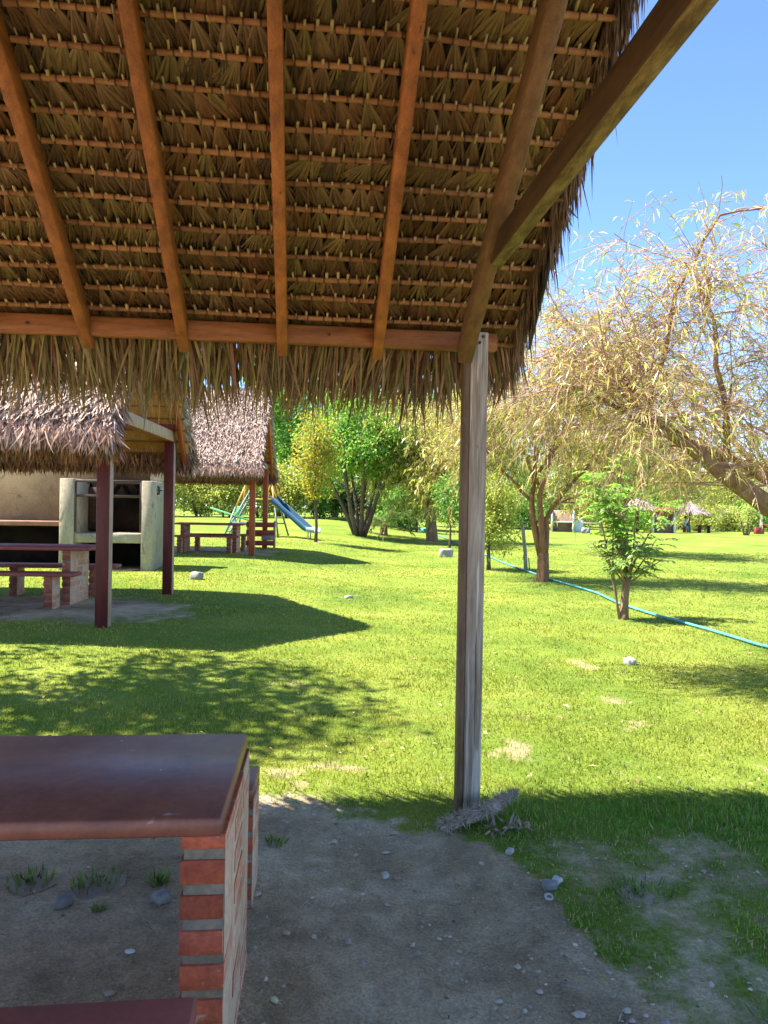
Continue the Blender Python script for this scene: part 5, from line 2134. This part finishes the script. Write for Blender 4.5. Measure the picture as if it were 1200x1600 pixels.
parasol('far thatched parasol with the seated person under it', 25.2, 61.2, 1.55, 2.55, 1)
parasol('left far thatched parasol half hidden behind the shrub', 20.4, 59.5, 1.75, 2.75, 2)


def low_table(label, x, y, rz, w, h, mat, grp='far low tables'):
    t = thing('low_table', label, 'table', (x, y, gz(x, y)), rz, grp)
    mb = MB()
    mb.cbox(-w / 2, w / 2, -.35, .35, h - .08, h, .01)
    mb.build('tabletop', MAT[mat], t)
    for u in (-w / 2 + .25, w / 2 - .25):
        mb = MB()
        mb.cbox(u - .12, u + .12, -.3, .3, -.1, h - .083, .01)
        mb.build('leg', MAT[mat], t)


low_table('far dark wooden table right of the seated person', 26.5, 61.2, R(-20), 1.2, .62, 'maroon')
low_table('far red brick table at the right edge of the frame', 31.6, 60.5, R(-25), 1.6, .78, 'red wood')
low_table('far pale concrete table right of the white walled barbecue', 16.0, 57.0, R(-15), 1.9, .72, 'limewash')
o = rock('concrete_block', 'grey concrete block on the lawn below the far pale table', 14.6, 53.4, (.30, .26, .24), 17, 'stone', 'block', .15)
x, y = 30.6, 60.0
t = thing('fence_post', 'thin weathered post left of the far red table', 'post', (x, y, gz(x, y)))
mb = MB()
mb.tube([(0, 0, -.1), (.02, 0, 1.5)], [.12, .1], 8)
mb.build('pole', MAT['stake'], t)
mb = MB()
mb.cbox(-.8, -.4, -.2, .2, -.1, .55, .02)
tag(mb.build('stool', MAT['red wood'], loc=(x + .3, y, gz(x, y))), 'short red stool before the far weathered post', 'stool')
mb = MB()
mb.cbox(-.75, .35, -.25, .25, .36, .44, .015)
for u in (-.6, .2):
    mb.cbox(u - .06, u + .06, -.2, .2, -.1, .357, .01)
tag(mb.build('bench', MAT['red wood'], loc=(24.6, 61.0, gz(24.6, 61))), 'far red bench under the seated person', 'bench', 'brick benches beside the tables')


def person():
    t = thing('person', 'person in a pale top and blue jeans seated under the far parasol', 'person', (24.75, 60.85, gz(24.8, 60.9)), R(-60))
    # forward is +x in local space
    def fig(name, verts, edges, radii, m, root=0):
        me = bpy.data.meshes.new(name)
        me.from_pydata(verts, edges, [])
        o = bpy.data.objects.new(name, me)
        COL.objects.link(o)
        o.parent = t
        md = o.modifiers.new('skin', 'SKIN')
        sv = me.skin_vertices[0].data if me.skin_vertices else None
        if sv:
            for v_, rr in zip(sv, radii):
                v_.radius = (rr, rr)
                v_.use_root = False
            sv[root].use_root = True
        ms = o.modifiers.new('sub', 'SUBSURF')
        ms.levels = ms.render_levels = 1
        me.materials.append(m)
        return o
    skin = simple('skin', (.42, .25, .17), (.38, .22, .15), 5, rough=.6)
    body = [(0, 0, .52), (.03, 0, .78), (.05, 0, .98), (.06, 0, 1.08), (.09, 0, 1.16), (.10, 0, 1.25), (.04, .19, .98), (.16, .24, .76), (.36, .16, .66),
            (.04, -.19, .98), (.16, -.24, .76), (.36, -.16, .66), (.02, .1, .52), (.42, .12, .52), (.44, .12, .10), (.56, .13, .04),
            (.02, -.1, .52), (.42, -.12, .52), (.44, -.12, .10), (.56, -.13, .04)]
    ed = [(0, 1), (1, 2), (2, 3), (3, 4), (4, 5), (2, 6), (6, 7), (7, 8), (2, 9), (9, 10), (10, 11), (0, 12), (12, 13), (13, 14), (14, 15), (0, 16), (16, 17), (17, 18), (18, 19)]
    rd = [.12, .12, .13, .05, .075, .085, .055, .042, .03, .055, .042, .03, .095, .068, .042, .032, .095, .068, .042, .032]
    fig('body', body, ed, rd, skin)
    shirt = simple('pale shirt', (.55, .62, .62), (.48, .56, .57), 5, rough=.9)
    jeans = simple('blue jeans', (.10, .20, .30), (.07, .15, .24), 5, rough=.9)
    fig('shirt', [(0, 0, .55), (.03, 0, .78), (.05, 0, .99), (.04, .19, .985), (.13, .23, .82), (.04, -.19, .985), (.13, -.23, .82)], [(0, 1), (1, 2), (2, 3), (3, 4), (2, 5), (5, 6)],
        [.14, .14, .145, .07, .062, .07, .062], shirt)
    fig('trousers', [(0, 0, .52), (.02, .1, .52), (.42, .12, .525), (.44, .12, .14), (.02, -.1, .52), (.42, -.12, .525), (.44, -.12, .14)], [(0, 1), (1, 2), (2, 3), (0, 4), (4, 5), (5, 6)],
        [.135, .108, .082, .062, .108, .082, .062], jeans)
    fig('hair', [(.06, 0, 1.26), (.09, 0, 1.31), (.04, 0, 1.18)], [(0, 1), (0, 2)], [.085, .075, .05], simple('dark hair', (.03, .02, .015), (.02, .015, .01), 5))


person()
# blue bundle beside the hose
o = rock('hose_coil', 'small heap of blue plastic beside the hose behind the crooked willow', 2.75, 45.5, (.5, .35, .16), 23, 'teal', 'plastic heap', .2)
